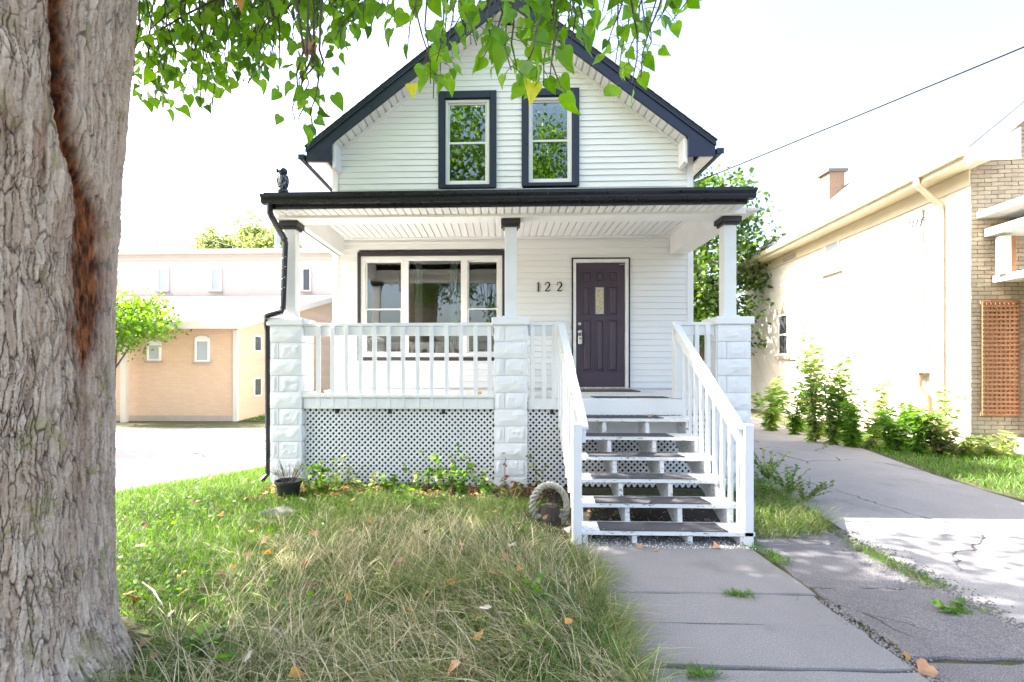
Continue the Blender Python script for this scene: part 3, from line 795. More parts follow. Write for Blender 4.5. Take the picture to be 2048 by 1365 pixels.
for q in range(n):
    a = RX0+.012 + q*(RX1-RX0-.024)/n; vent = (q % 15) in (11, 12, 13)
    box('soffit_panel', a+.007, a+(RX1-RX0-.024)/n-.007, YG+.034, YP-.013, 3.415, 3.4375, M['vent_soffit'] if vent else M['soffit'], sf, .002)
for a, b in ((RX0, IL-.147), (IR+.142, RX1)):   # soffit along the porch ends
    es = box('end_soffit', a+.01, b, YP-.01, YW-.03, 3.44, 3.452, M['soffit'], porch)
    for q in range(22):
        box('soffit_panel', a+.012, b-.002, YP-.008+q*.104, YP-.008+q*.104+.098, 3.427, 3.439, M['soffit'], es)
zr = lambda y: 3.575 + .335*(y-YG)
fp = MB().prism([(YG, 3.415), (YG+.03, 3.415), (YG+.03, 3.56), (YG, 3.56)], RX0, RX1, 'x').build('fascia', M['black'], porch, .004)
for X, sx in ((RX0, 1), (RX1, -1)):
    MB().prism([(YG+.03, 3.42), (YW-.03, 3.42+.0), (YW-.03, zr(YW)-.03), (YG+.03, 3.56)], X, X+sx*.012, 'x').build('end_fascia', M['white_trim'], porch)
rf = MB().prism([(YG-.05, zr(YG-.05)), (YW-.02, zr(YW-.02)), (YW-.02, zr(YW-.02)+.03), (YG-.05, zr(YG-.05)+.018)], RX0-.03, RX1+.03, 'x').build('porch_roof', M['shingle'], porch)
m = MB()
for q in range(17):
    y = YG-.06+q*.152; m.prism([(y, zr(y)+.021), (y+.165, zr(y+.165)+.021), (y+.165, zr(y+.165)+.027), (y, zr(y)+.033)], RX0-.035, RX1+.035, 'x')
m.build('shingle_courses', M['shingle'], porch)
g = [(0, 0), (.075, 0), (.092, .03), (.086, .055), (.118, .078), (.118, .10), (.106, .10), (.106, .084), (.074, .06), (.08, .035), (.068, .012), (.008, .012), (.008, .10), (0, .10)]
gut = MB().prism([(YG-.002-p[0], 3.455+p[1]) for p in g], RX0-.05, RX1+.045, 'x').build('gutter', M['black'], porch)
for X in (RX0-.054, RX1+.046):
    MB().prism([(YG-.002-p[0], 3.455+p[1]) for p in g[:6]] + [(YG-.002, 3.553)], X, X+.004, 'x').build('end_cap', M['navy'], gut)
for q in range(9):
    box('gutter_strap', RX0+.2+q*.64, RX0+.215+q*.64, YG-.12, YG, 3.5555, 3.559, M['black'], gut)
# downspout
DX = PL+2.77
dp = [Vector((-2.72, YG-.045, 3.46)), Vector((-2.72, YG-.045, 3.37)), Vector((-2.715, YG-.03, 3.33)), Vector((-2.60, 6.02, 3.155)), Vector((-2.59, 6.045, 3.10)), Vector((-2.625, 6.06, 2.32)), Vector((-2.64, 6.05, 2.25)), Vector((-2.78, 5.965, 2.195)), Vector((-2.825, 6.05, 2.12)), Vector((-2.835, 6.10, 2.02)), Vector((-2.835, 6.12, .25)), Vector((-2.90, 6.06, .17))]
dp = [v+Vector((DX+(.10 if k < 3 else 0), 0, 0)) for k, v in enumerate(dp)]
ds = MB().tube(dp, .042, 8, flat=.8).build('downspout', M['black'], porch)
for q in (1, 3, 5, 7):
    d_ = (dp[q+1]-dp[q]).normalized()
    MB().tube([dp[q]+d_*.01, dp[q]+d_*.03], .046, 8, flat=.8).build('joint_band', M['steel'] if q == 7 else M['black'], ds)
for q in range(4):
    p = dp[5].lerp(dp[4], .25+.16*q); MB().tube([p+Vector((-.03, -.036, 0)), p+Vector((.03, -.036, .035))], .003, 6).build('scratch_tape', M['vinyl'], ds)

# ------------------------------------------------------------------ stairs
stairs = thing('porch_stairs', (1.45, 5.2, 0), 'white wooden stairs with grey grip mats climbing to the porch', 'stairs')
TR = []
for i in range(6):
    z = .996 - i*.171; yf = 5.68 - i*.255
    a, b = SX0+.012, SX1 + (.02 if i == 5 else -.01 + .004*i)
    t_ = box('tread', a, b, yf, yf+.285, z-.040, z, M['stair_paint'], stairs, .005)
    mx0, mx1 = a+.22-.012*i, b-.34+.022*i
    # grip mat draped over the front edge
    MB().hexa([(mx0, yf-.003, z+.001), (mx1, yf-.003, z+.001), (mx1-.02, yf+.24, z+.001), (mx0+.02, yf+.24, z+.001), (mx0, yf-.003, z+.007), (mx1, yf-.003, z+.007), (mx1-.02, yf+.24, z+.007), (mx0+.02, yf+.24, z+.007)]).build('grip_mat', M['rubber'], t_, .001)
    for q in range(4):
        xs_ = mx0+.04+(mx1-mx0-.08)*q/3
        MB().lathe([(.006, 0), (.006, .002), (.003, .003)], (xs_, yf+.03, z+.0072), 8).build('nail_head', M['steel'], t_)
    TR.append((yf, z))
# sawtooth stringers
for k, X in enumerate((SX0+.03, 1.16, 1.64, SX1-.10)):
    poly = []
    zt0 = .996 + .0
    pts = [(YP+.02, FLZ-.19)]
    for i in range(6):
        yf, z = TR[i]; pts += [(yf+.262 if i else yf+.27, z-.041), (yf+.022, z-.041)]
    yl, zl = TR[5]
    pts += [(yl+.022, .004), (yl+.20, .004), (YP+.02, .66)]
    pts[0] = (YP+.02, .955)
    MB().prism(pts, X, X+.042, 'x').build('stringer', M['stair_paint'], stairs, .002)
box('ledger_board', SX0+.02, SX1-.02, YP-.028, YP+.006, .76, .955, M['white_paint'], stairs, .003)
box('top_riser', SX0+.02, SX1-.02, YP-.002, YP+.026, 1.0, FLZ-.012, M['white_paint'], stairs, .003)
# handrails: sloped boards, posts and balusters
def stair_rail(X, side, label):
    y_t, z_t = YP+.03, 2.07; y_b, z_b = 4.44, 1.02
    th = .038; hgt = .12
    hr = MB().hexa([(X, y_t, z_t-hgt), (X+th, y_t, z_t-hgt), (X+th, y_b, z_b-hgt), (X, y_b, z_b-hgt), (X, y_t, z_t), (X+th, y_t, z_t), (X+th, y_b, z_b), (X, y_b, z_b)]).build('handrail', M['white_paint'], stairs, .005)
    hr['label'] = label
    # cap board
    MB().hexa([(X-.02, y_t, z_t+.002), (X+th+.02, y_t, z_t+.002), (X+th+.02, y_b-.02, z_b+.002), (X-.02, y_b-.02, z_b+.002), (X-.02, y_t, z_t+.032), (X+th+.02, y_t, z_t+.032), (X+th+.02, y_b-.02, z_b+.032), (X-.02, y_b-.02, z_b+.032)]).build('rail_cap', M['white_paint'], hr, .004)
    # lower skirt
    o = X + (th+.003 if side > 0 else -.037)
    n = 9
    for q in range(n):
        y = y_b+.10 + q*(y_t-y_b-.12)/n; zt = z_b + (y-y_b)/(y_t-y_b)*(z_t-z_b) - .012
        zb = max(.02, .165 + (y-4.405)/1.275*.83 - .26)
        MB().box(o, o+.034, y-.022, y+.022, zb, zt).build('baluster', M['white_paint'], hr, .003)
    box('post', o-.0 if side > 0 else o-.045, o+.08 if side > 0 else o+.035, y_b-.035, y_b+.055, .012, z_b+.055, M['white_paint'], hr, .005)
stair_rail(SX0+.02, -1, 'left sloping stair handrail')
stair_rail(SX1-.115, 1, 'right sloping stair handrail')
tag(box('landing_mat', 1.13, 2.02, YP+.035, YP+.27, FLZ+.002, FLZ+.010, M['rubber'], None, .001), 'dark grey rubber mat along the porch floor edge above the stairs', 'mat')
tag(box('door_mat', 1.22, 2.10, 7.55, 8.10, FLZ+.002, FLZ+.016, M['mat_brown'], None, .002), 'brown door mat in front of the purple front door', 'mat')

# ------------------------------------------------------------------ vegetation tools
def unit(a): return a / np.maximum(np.linalg.norm(a, axis=1, keepdims=True), 1e-9)
def frames(axis, hint):
    y = unit(axis); x = unit(np.cross(y, hint)); z = np.cross(x, y)
    return np.stack([x, y, z], 2)
def scatter(SV, SF, pos, Rm, s):
    n, k = len(pos), len(SV)
    V = np.einsum('nij,kj->nki', Rm, SV) * s[:, None, None] + pos[:, None, :]
    Fc = SF[None, :, :] + (np.arange(n)*k)[:, None, None]
    return V.reshape(-1, 3), Fc.reshape(-1, SF.shape[1])
def rdir(n, zmin=-1, zmax=1):
    z = rng.uniform(zmin, zmax, n); a = rng.uniform(0, 2*np.pi, n); r = np.sqrt(1-z*z)
    return np.stack([r*np.cos(a), r*np.sin(a), z], 1)
# heart-shaped poplar leaf, petiole end at origin, tip along +y, length 1
out = [(0, .03), (.14, -.05), (.31, -.03), (.43, .09), (.46, .24), (.40, .42), (.28, .62), (.14, .84), (0, 1.06)]
def heart(fold=.16, curl=.12, wave=.03, seed=0):
    rs = random.Random(seed); V = []; Fc = []
    for x, y in out: V.append((0, max(.03, y) if x == 0 else max(.03, y), -curl*y*y))
    n = len(out)
    for sx in (1, -1):
        for x, y in out: V.append((sx*x, y, fold*abs(x) - curl*y*y + rs.uniform(-wave, wave)*(x > 0)))
    for sx in (0, 1):
        o = n*(1+sx)
        for k in range(n-1):
            Fc.append((k, k+1, o+k+1, o+k) if sx else (k, o+k, o+k+1, k+1))
    return np.array(V), np.array(Fc)
HEART = [heart(.16, .12, .03, 1), heart(.42, .30, .06, 2), heart(.05, -.20, .05, 3), heart(.30, .55, .07, 4)]
SIMPLE_V = np.array([(0, 0, 0), (.36, .22, .06), (0, .45, -.02), (-.36, .22, .06), (.26, .62, .05), (0, 1.0, -.06), (-.26, .62, .05)])
SIMPLE_F = np.array([(0, 1, 2), (0, 2, 3), (2, 1, 4), (2, 4, 5), (2, 5, 6), (2, 6, 3)])
LANCE_V = np.array([(0, 0, 0), (.13, .35, .04), (0, .4, 0), (-.13, .35, .04), (0, 1.0, -.15)])
LANCE_F = np.array([(0, 1, 2), (0, 2, 3), (2, 1, 4), (2, 4, 3)])
def tint(n, k, cols, j=.25):
    """per-leaf colour, repeated for its k vertices"""
    cols = np.array(cols); c = cols[rng.integers(0, len(cols), n)] * rng.uniform(1-j, 1+j, (n, 1))
    c = np.concatenate([c, np.ones((n, 1))], 1); return np.repeat(c, k, 0)
GREEN = [(.075, .15, .016), (.10, .20, .018), (.13, .24, .025), (.055, .12, .014)]
def leafcloud(name, pos, size, cols, parent=None, shape=(SIMPLE_V, SIMPLE_F), hang=.5, mat=None, w=(0, 0, 0), j=.25):
    n = len(pos); ax = rdir(n); ax[:, 2] = ax[:, 2]*(1-hang) - hang
    V, Fc = scatter(shape[0], shape[1], pos, frames(ax, rdir(n)), rng.uniform(size*.7, size*1.25, n))
    return npmesh(name, V, Fc, mat or M['leaf_attr'], parent, attrs={'tint': tint(n, len(shape[0]), cols, j)}, w=w)
def clumps(center, rad, nclump, per, spread, flat=1.0, hollow=.45):
    """leaf positions in clumps through an uneven crown"""
    c = rdir(nclump) * (hollow + (1-hollow)*rng.random((nclump, 1))**.6) * np.array(rad)
    c *= rng.uniform(.75, 1.12, (nclump, 1))
    p = np.repeat(c, per, 0) + rng.normal(0, spread, (nclump*per, 3)) * np.array([1, 1, .7*flat])
    return p + np.array(center)
def limbs(m, base, top, r, targets, n=7):
    """tapered trunk with limbs reaching to targets"""
    base, top = Vector(base), Vector(top)
    path = [base.lerp(top, k/6) + Vector((random.uniform(-.05, .05), random.uniform(-.05, .05), 0))*(k > 0) for k in range(7)]
    m.tube(path, [r*(1.25-.7*k/6) if k else r*1.5 for k in range(7)], n)
    for tg in targets:
        k = random.randint(3, 6); p = path[k]; tg = Vector(tg); mid = p.lerp(tg, .5) + Vector((random.uniform(-.2, .2), random.uniform(-.2, .2), .15))
        m.tube([p, p.lerp(mid, .5), mid, mid.lerp(tg, .6), tg], [r*.42, r*.34, r*.25, r*.14, r*.04], 6)
    return m
def tree(name, label, base, height, crown_c, crown_r, nclump, per, size, cols, spread=.3, trunk_r=.15, group=None, trunk_mat='branch', hang=.4):
    b = Vector(base); t = thing(name, b, label, 'tree', group)
    cc = np.array(crown_c)
    tg = [cc + rdir(1)[0]*np.array(crown_r)*.75 for _ in range(12)]
    limbs(MB(), b, (crown_c[0], crown_c[1], crown_c[2]+crown_r[2]*.1), trunk_r, tg).build('trunk', M[trunk_mat], t, smooth=True)
    pos = clumps(cc, crown_r, nclump, per, spread)
    leafcloud('crown', pos, size, cols, t, w=tuple(b), hang=hang)
    return t

# ------------------------------------------------------------------ the big poplar at the left
TX, TY, CAM_SCALE = -2.36, 2.245, .88  # trunk pulled toward the camera and scaled about it, keeping its projection
poplar = thing('poplar_tree', (TX, TY, .05), 'large grey-barked poplar tree with a rust-stained wound at the left edge', 'tree')
zs = np.concatenate([np.arange(-.05, 3.5, .0034), np.arange(3.5, 4.4, .03)])
fine = np.arange(R(-46), R(52), .0056); coarse = np.arange(R(52), R(314), .09)
ph = np.concatenate([fine, coarse])
PH, ZR = np.meshgrid(ph, zs)
zs = (zs-1.57)/CAM_SCALE + 1.57; ZZ = (ZR-1.57)/CAM_SCALE + 1.57      # feature heights, scaled about the camera height
xr = np.interp(zs, [-.27, -.12, .12, .41, .7, .91, 1.66, 2.16, 2.66, 2.9, 3.41, 4.4], [.74, .655, .555, .52, .51, .505, .505, .52, .545, .57, .60, .66])
rad = xr[:, None] * np.ones_like(PH)
rad += .05*np.cos(3*PH+.6)*np.exp(-ZZ*2.2)*np.clip(1, 0, 1) + .012*np.sin(2*PH+ZZ*1.3)
# seam where two stems join: path of angle over height
seam = np.interp(zs, [0, 1.3, 1.7, 2.1, 2.35, 2.5, 2.62, 2.85, 3.4, 4.4], np.radians([-8, -7, -4, -3, -5, -9, -15, -21, -23, -22]))
amp = np.interp(zs, [0, 1.3, 1.7, 2.0, 2.3, 2.6, 3.0, 4.4], [0, .004, .018, .030, .045, .06, .085, .11])
wid = np.interp(zs, [0, 1.5, 2.0, 2.25, 2.6, 3.4], np.radians([3, 6, 11.5, 10, 4.2, 3.4]))
dph = PH - seam[:, None] + .10*(fbm(ZZ*7, PH*5, 8, 4)-.45)*sstep(2.7, 2.3, ZZ) + .05*(fbm(ZZ*26, PH*20, 18, 3)-.45)
side = np.where(dph < 0, .75, 1.35)
seamm = np.exp(-(dph/(wid[:, None]*side))**2)
rad -= amp[:, None]*seamm + .02*np.exp(-((dph-R(1))/R(1.1))**2)*sstep(1.6, 1.9, ZZ)
rad += .035*np.exp(-((dph+R(20))/R(16))**2)*sstep(1.9, 3.0, ZZ)
# rolled callus lips beside the wound
rad += .010*np.exp(-((np.abs(dph)-wid[:, None]*1.9)/R(2.6))**2)*sstep(1.5, 1.8, ZZ)*sstep(2.75, 2.45, ZZ)
# burl at the right edge, dead knot holes
rad += .014*np.exp(-((PH-R(31))/R(8))**2-((ZZ-2.36)/.10)**2) - .02*np.exp(-((PH-R(24))/R(2.5))**2-((ZZ-2.38)/.035)**2)
rad += .02*np.exp(-((PH-R(-13))/R(4))**2-((ZZ-2.82)/.06)**2)
# bark plates
U = PH*.53 + .05*(fbm(ZZ*2.5, PH*2, 21, 3)-.45)*1.0; Vv = ZZ + .10*(fbm(PH*5, ZZ*2, 31, 3)-.45)
wu = U + .030*(fbm(U*22, Vv*11, 41, 4)-.45); wv = Vv + .06*(fbm(U*18, Vv*9, 51, 4)-.45)
nar = 1.0 + .7*sstep(R(6), R(28), PH)
ridge = nar/.027
d1, d2, tone = worley(wu*ridge, wv/.27, 3)
e1 = d2-d1
d1b, d2b, toneb = worley(wu*nar/.024 + 7.3, wv/.085, 13)
e2 = d2b-d1b
big = .35 + 1.1*fbm(U*5, Vv*2.2, 61, 3)
m1 = sstep(.30, .52, fbm(U*11, Vv*5, 62, 3)); m2 = sstep(.36, .56, fbm(U*14, Vv*9, 63, 3))
f1 = (1-sstep(.010, .04+.08*big, e1))*(.3+.7*m1); f2 = (1-sstep(.01, .10, e2))*m2
lon = np.abs(fbm(wu*46, wv*5.0, 64, 4)-.46)*6; f3 = (1-sstep(.03, .42, lon))*(.3+.7*m2)
fib = fbm(U*95, Vv*17, 71, 4)
fine_n = fbm(U*160, Vv*120, 81, 3)
damp = 1-.55*seamm**2*sstep(1.5, 1.9, ZZ)[:, :]
bark = (-.0150*f1*big - .0060*f2 - .0090*f3 + .018*(fib-.45) + .011*(fine_n-.45) + .010*(tone-.5) + .004*(toneb-.5)) * damp
bark += (1-damp)*(.050*(fbm(U*26, Vv*8, 91, 5)-.45))
rad += bark
rad *= CAM_SCALE
cx_ = TX + .02*np.sin(ZZ*.7)*(ZZ > 0)
P3 = np.stack([(cx_ + rad*np.cos(PH)).ravel(), (TY + rad*np.sin(PH)).ravel(), ZR.ravel()], 1)
nr, nc = PH.shape
i0 = (np.arange(nr-1)[:, None]*nc + np.arange(nc)[None, :]); i1 = (np.arange(nr-1)[:, None]*nc + ((np.arange(nc)+1) % nc)[None, :])
quads = np.stack([i0.ravel(), i1.ravel(), (i1+nc).ravel(), (i0+nc).ravel()], 1)
stain = np.clip(1.5*seamm*sstep(1.40, 1.75, ZZ)*(.5+1.0*fbm(U*20, Vv*10, 15, 3)), 0, 1)
drip = np.exp(-((PH-R(-6)+.06*(fbm(ZZ*4, PH, 5, 2)-.4))/R(6))**2)*sstep(.2, 1.0, ZZ)*sstep(2.0, 1.6, ZZ)*.38
streak = sstep(.63, .72, fbm(U*26, Vv*1.5, 33, 3))*.35*(1-sstep(R(18), R(26), PH))
stain = np.clip(np.maximum(np.maximum(stain, drip*(.4+fib)), streak), 0, 1)
lich = sstep(.60, .70, fbm(U*14, Vv*10, 23, 4))*.6
at1 = np.stack([np.clip(f1*.7+f2*.45+f3*.4, 0, 1), stain, lich, np.ones_like(PH)], 2).reshape(-1, 4)
at2 = np.stack([np.clip(tone*.55+toneb*.2+.5*(fbm(U*3, Vv*1.5, 99, 3)-.2), 0, 1), fib, fine_n, np.ones_like(PH)], 2).reshape(-1, 4)
t = NT('poplar_bark', .92, .25)
a1 = t.sep(t.attr('bark')); a2 = t.sep(t.attr('tone'))
c = t.mix(a2[0], (.50, .35, .26), (.82, .68, .575)); c = t.mix(t.ramp(a2[1], .3, .7), t.mix(.30, c, (.30, .21, .15)), c)
c = t.mix(a1[2], c, (.37, .32, .15))
c = t.mix(a1[1], c, t.mix(t.ramp(a2[1], .25, .7), (.065, .020, .009), (.32, .11, .042)))
c = t.mix(t.mth('MULTIPLY', a1[0], .85), c, (.060, .036, .026))
t.color(c); t.bump(t.noise(150, 6, .75, t.vec((1, 1, .45))), .9, .008)
npmesh('trunk', P3, quads, t.m, poplar, True, {'bark': at1, 'tone': at2}, (TX, TY, .05))
# limbs above the frame
m = MB(); LT = [(1.4, -2.4, 9.0), (-6.0, 4.8, 8.0), (-5.2, 1.0, 8.6), (-1.2, -1.5, 8.8), (-3.4, -2.4, 8.0), (-2.2, 2.2, 10.5), (-4.2, 3.6, 10.0), (-.2, .6, 8.2), (-7.0, 3.0, 7.0), (-4.6, 5.6, 7.2)]
for tg in LT:
    p = Vector((TX+random.uniform(-.2, .2), TY+random.uniform(-.2, .2), 4.2)); tg = Vector(tg); mid = p.lerp(tg, .45)+Vector((0, 0, .6))
    m.tube([p, p.lerp(mid, .5)+Vector((0, 0, .2)), mid, mid.lerp(tg, .5), tg], [.30, .20, .15, .09, .03], 8)
m.tube([(TX+.3, TY-.1, 3.9), (-1.5, 2.5, 4.35), (-.6, 2.5, 4.55), (.3, 2.35, 4.5), (1.1, 2.3, 4.35)], [.13, .09, .07, .05, .02], 8)
m.tube([(TX+.2, TY+.2, 3.9), (-2.0, 3.1, 4.7), (-1.3, 3.5, 5.0), (-.6, 3.6, 5.0)], [.12, .09, .06, .03], 8)
m.build('limb', M['branch'], poplar, smooth=True)
# hanging sprays in view
env = [(250, 165), (270, 190), (290, 232), (320, 236), (345, 150), (370, 190), (400, 215), (430, 232), (450, 190), (470, 150), (490, 192), (515, 178), (530, 150), (560, 140), (590, 110), (640, 100), (670, 105), (700, 120), (720, 60), (750, 45), (780, 50), (800, 70), (830, 110), (850, 165), (872, 215), (890, 145), (915, 85), (935, 95), (960, 130), (985, 150), (1010, 150), (1045, 150), (1060, 185), (1090, 180), (1115, 190), (1140, 80), (1165, 95), (1185, 40), (1200, 40), (1215, 130), (1235, 150), (1262, 178), (1290, 160), (1302, 110), (1325, 30), (1350, 75), (1362, 40)]
ex, ey = np.array(env).T
tw = MB(); LP, LA, LN, LS = [], [], [], []
def spray(px, yend, Y, drift, dens, size, ytop=-130):
    n = 7; pts = []
    for k in range(n):
        u = k/(n-1); pts.append(at(px + drift*(u-1) + random.uniform(-9, 9), ytop + (yend-14-ytop)*u, Y + .12*math.sin(k*1.3+px)))
    top = pts[0] + Vector((random.uniform(-.25, .1), random.uniform(-.1, .1), max(.2, 4.45-pts[0].z)))
    tw.tube([top]+pts, [.010]+[.0065-.0042*k/(n-1) for k in range(n)], 5)
    tot = yend - ytop; cnt = max(3, int(tot/dens))
    for q in range(cnt):
        u = (q+random.random())/cnt; i = min(n-2, int(u*(n-1))); p = pts[i].lerp(pts[i+1], u*(n-1)-i)
        a = random.uniform(0, 2*math.pi); L = random.uniform(.02, .115)
        off = Vector((math.cos(a)*L, math.sin(a)*L, -random.uniform(0, .03)))
        tw.tube([p, p+off*.6+Vector((0, 0, .006)), p+off], .0013, 4)
        ax = Vector((math.cos(a)*.55, math.sin(a)*.4, -random.uniform(.45, 1.2)))
        nm = Vector((random.gauss(0, .7), random.gauss(-.6, .6), random.gauss(.35, .5)))
        LP.append(p+off); LA.append(ax); LN.append(nm); LS.append(size*random.uniform(.5, 1.22))
for (a, b) in (((262, 95), (470, -20)), ((300, 60), (420, -40)), ((520, 60), (640, -30)), ((1000, 60), (1080, -30)), ((560, 140), (545, -20))):
    tw.tube([at(a[0], a[1], 3.0), at((a[0]+b[0])/2+6, (a[1]+b[1])/2-8, 3.05), at(b[0], b[1], 3.1), at(b[0]+40, b[1]-260, 3.2)], [.003, .006, .009, .012], 6)
px = 250
while px < 1366:
    ye = float(np.interp(px, ex, ey)) + random.uniform(-12, 6)
    mid = 940 < px < 1185
    near = .072
    Y = random.uniform(2.75, 3.7) if px < 720 else (random.uniform(1.75, 2.15) if mid else random.uniform(2.1, 2.8))
    spray(px, ye, Y, random.uniform(-120, 70), 17 if px < 540 else (22 if px < 720 else 27), .074 if not mid else .072)
    px += 9 if px < 540 else (12 if px < 720 else (24 if px < 825 else (12 if px < 900 else (17 if mid else 13))))
for (p_, y_, Yd) in ((596, 200, 2.6), (600, 275, 2.6), (622, 262, 2.55), (588, 255, 2.65), (612, 215, 2.6)):
    spray(p_, y_, Yd, -20, 20, .075, ytop=100)
for k in range(20): spray(random.uniform(250, 560), random.uniform(40, 150), random.uniform(2.9, 3.9), random.uniform(-160, 160), 12, .074)
for k in range(16): spray(random.uniform(560, 720), random.uniform(20, 85), random.uniform(2.6, 3.4), random.uniform(-40, 40), 13, .078)
for k in range(3): spray(random.uniform(960, 1150), random.uniform(20, 90), random.uniform(1.8, 2.2), random.uniform(-30, 30), 16, .083)
tag(tw.build('twigs', M['branch'], poplar), kind='stuff')
LP, LA, LN, LS = np.array(LP), np.array(LA), np.array(LN), np.array(LS)
px_, py_, d_ = project(LP)
vis = (px_ > 236) & (px_ < 2048) & (py_ > -10) & (d_ > .5)
order = np.argsort(np.where(vis, -(LS/d_), 1.0)); pick = order[:300]
rest = np.setdiff1d(np.arange(len(LP)), pick)
proto = []
for k, (hv, hf) in enumerate(HEART):
    me = bpy.data.meshes.new('leaf'); me.from_pydata([tuple(v) for v in hv], [], [tuple(f) for f in hf]); me.materials.append(M['leaf'])
    me.polygons.foreach_set('use_smooth', [True]*len(me.polygons)); proto.append(me)
FR = frames(LA, LN)
for i in pick:
    o = bpy.data.objects.new('leaf', proto[int(i) % 4]); link(o, poplar, LP[i])
    o.rotation_euler = Matrix(FR[i].tolist()).to_euler(); o.scale = (LS[i],)*3
POPC = [(.09, .21, .016), (.17, .31, .02), (.055, .13, .014), (.12, .26, .02)]
Vs, Fs, Ts, off = [], [], [], 0
for k in range(4):
    ids = rest[rest % 4 == k]
    V, Fc = scatter(HEART[k][0], HEART[k][1], LP[ids], FR[ids], LS[ids]); Vs.append(V); Fs.append(Fc+off); off += len(V); Ts.append(tint(len(ids), len(HEART[k][0]), POPC))
tag(npmesh('foliage', np.concatenate(Vs), np.concatenate(Fs), M['leaf_attr'], poplar, True, {'tint': np.concatenate(Ts)}, (TX, TY, .05)), kind='stuff')
# yellowed and rusty single leaves in the sprays
for (p_, y_, Yd, mt, s_) in ((1062, 165, 1.78, 'yellowing_leaf', .080), (822, 170, 2.3, 'yellowing_leaf', .065), (622, 84, 2.6, 'tan_leaf', .10), (630, 95, 2.6, 'tan_leaf', .08), (486, 0, 2.7, 'yellow_leaf', .07)):
    c_ = at(p_, y_, Yd); me = proto[1].copy(); me.materials[0] = M[mt]
    o = bpy.data.objects.new('leaf', me); link(o, poplar, c_); o.scale = (s_,)*3; o.rotation_euler = (R(-70), R(random.uniform(-20, 20)), R(random.uniform(150, 210)))
# the rest of the crown, above and left of the frame, shading the yard
pos = clumps((-3.2, 2.6, 8.2), (5.0, 4.8, 3.4), 330, 44, .36, hollow=.2)
pos = np.concatenate([pos, clumps((-5.9, 4.9, 5.9), (2.2, 1.6, 1.6), 60, 40, .3, hollow=.1), clumps((-4.8, 3.4, 5.0), (1.2, 1.2, 1.0), 26, 40, .28, hollow=.1), clumps((-2.2, .2, 6.2), (2.6, 2.2, 1.4), 60, 40, .34, hollow=.1), clumps((1.4, -2.6, 9.2), (2.4, 2.2, 2.0), 80, 44, .34, hollow=.1), clumps((-4.7, 3.9, 7.6), (1.9, 1.5, 1.2), 110, 42, .32, hollow=.0), clumps((-3.6, 3.2, 8.6), (1.5, 1.3, 1.0), 60, 42, .32, hollow=.0)])  # last two clump groups added along the sun path to shade the walk
a_, b_, dd = project(pos)
inframe = (dd > .1) & (a_ > -60) & (a_ < 2110) & (b_ > -70)
hid = (a_ < 195) & (dd > 3.3)
house_clear = (pos[:, 1] < 5.6) | (pos[:, 0] < -3.6)
keep = ((~inframe) | hid) & (pos[:, 2] > 3.2) & house_clear
tag(leafcloud('crown', pos[keep], .135, POPC, poplar, hang=.5, w=(TX, TY, .05)), kind='stuff')

# ------------------------------------------------------------------ apartment building, left
apt = thing('apartment_building', (-11, 18, 0), 'tan brick apartment building with low front wing left of the white house', 'building')
YF, XE = 14.3, -7.65
def bx_(name, *a, parent=apt): return box(name, *a, parent)
we = 2.74
fw = MB().prism([(-20, 0), (XE, 0), (XE, we), (-20, we)], YF, YF+.2).build('front_wall', M['tan_brick'], apt)
bx_('plinth', -20, XE+.02, YF-.03, YF-.002, 0, .16, M['concrete_sill'])
MB().prism([(YF+.2, 0), (22.5, 0), (22.5, 4.62), (YF+.2, we+.02)], XE-.2, XE, 'x').build('side_wall', M['tan_brick_side'], apt)
MB().prism([(YF-.45, we-.04), (22.5, 4.70), (22.5, 4.86), (YF-.45, we+.14)], -20, XE+.28, 'x').build('lean_to_roof', M['tan_roof'], apt)
bx_('fascia', -20, XE+.29, YF-.48, YF-.452, we-.08, we+.15, M['stucco'])
MB().prism([(YF-.48, we-.09), (22.5, 4.62), (22.5, 4.84), (YF-.48, we+.15)], XE+.285, XE+.32, 'x').build('rake_board', M['stucco'], apt)
bx_('upper_wall', -20, XE+.2, 22.5, 32, 4.6, 6.75, M['cream_wall'])
bx_('parapet', -20.1, XE+.35, 22.35, 32.1, 6.75, 6.98, M['stucco'])
bx_('string_course', -20, XE+.22, 22.46, 22.498, 6.50, 6.55, M['cream_trim'])
bx_('post', at(243, 0, YF-.4).x, at(254, 0, YF-.4).x, YF-.45, YF-.33, 0, we-.1, M['stucco'])
bx_('corner_post', XE-.10, XE+.03, YF-.05, YF+.05, 0, we-.09, M['stucco'])
def small_window(x0, x1, z0, z1, y, mt, arch=False):
    f = rect_frame(MB(), x0, x1, z0, z1, .05, y-.05, y+.01)
    if arch: f.prism([(x0, z1+.001)] + [((x0+x1)/2 - (x1-x0)/2*math.cos(math.pi*q/8), z1+.001+.12*math.sin(math.pi*q/8)) for q in range(1, 8)] + [(x1, z1+.001)], y-.048, y+.01)
    o = f.build('window', M['vinyl'], apt)
    box('pane', x0+.05, x1-.05, y-.025, y-.003, z0+.05, z1-.05, M[mt], o); box('sill', x0-.05, x1+.05, y-.09, y-.051, z0-.07, z0-.005, M['concrete_sill'], o)
for (a, b, c, d) in ((391, 420, 724, 680), (296, 323, 722, 688), (150, 178, 722, 688)):
    p, q = at(a, c, YF), at(b, d, YF); small_window(p.x, q.x, p.z, q.z, YF, 'pale_pane', True)
for (a, b) in ((316, 338), (422, 444), (605, 622), (210, 230)):
    p, q = at(a, 583, 22.5), at(b, 537, 22.5); small_window(p.x, q.x, p.z, q.z, 22.5, 'pale_pane' if a < 600 else 'dark_pane')
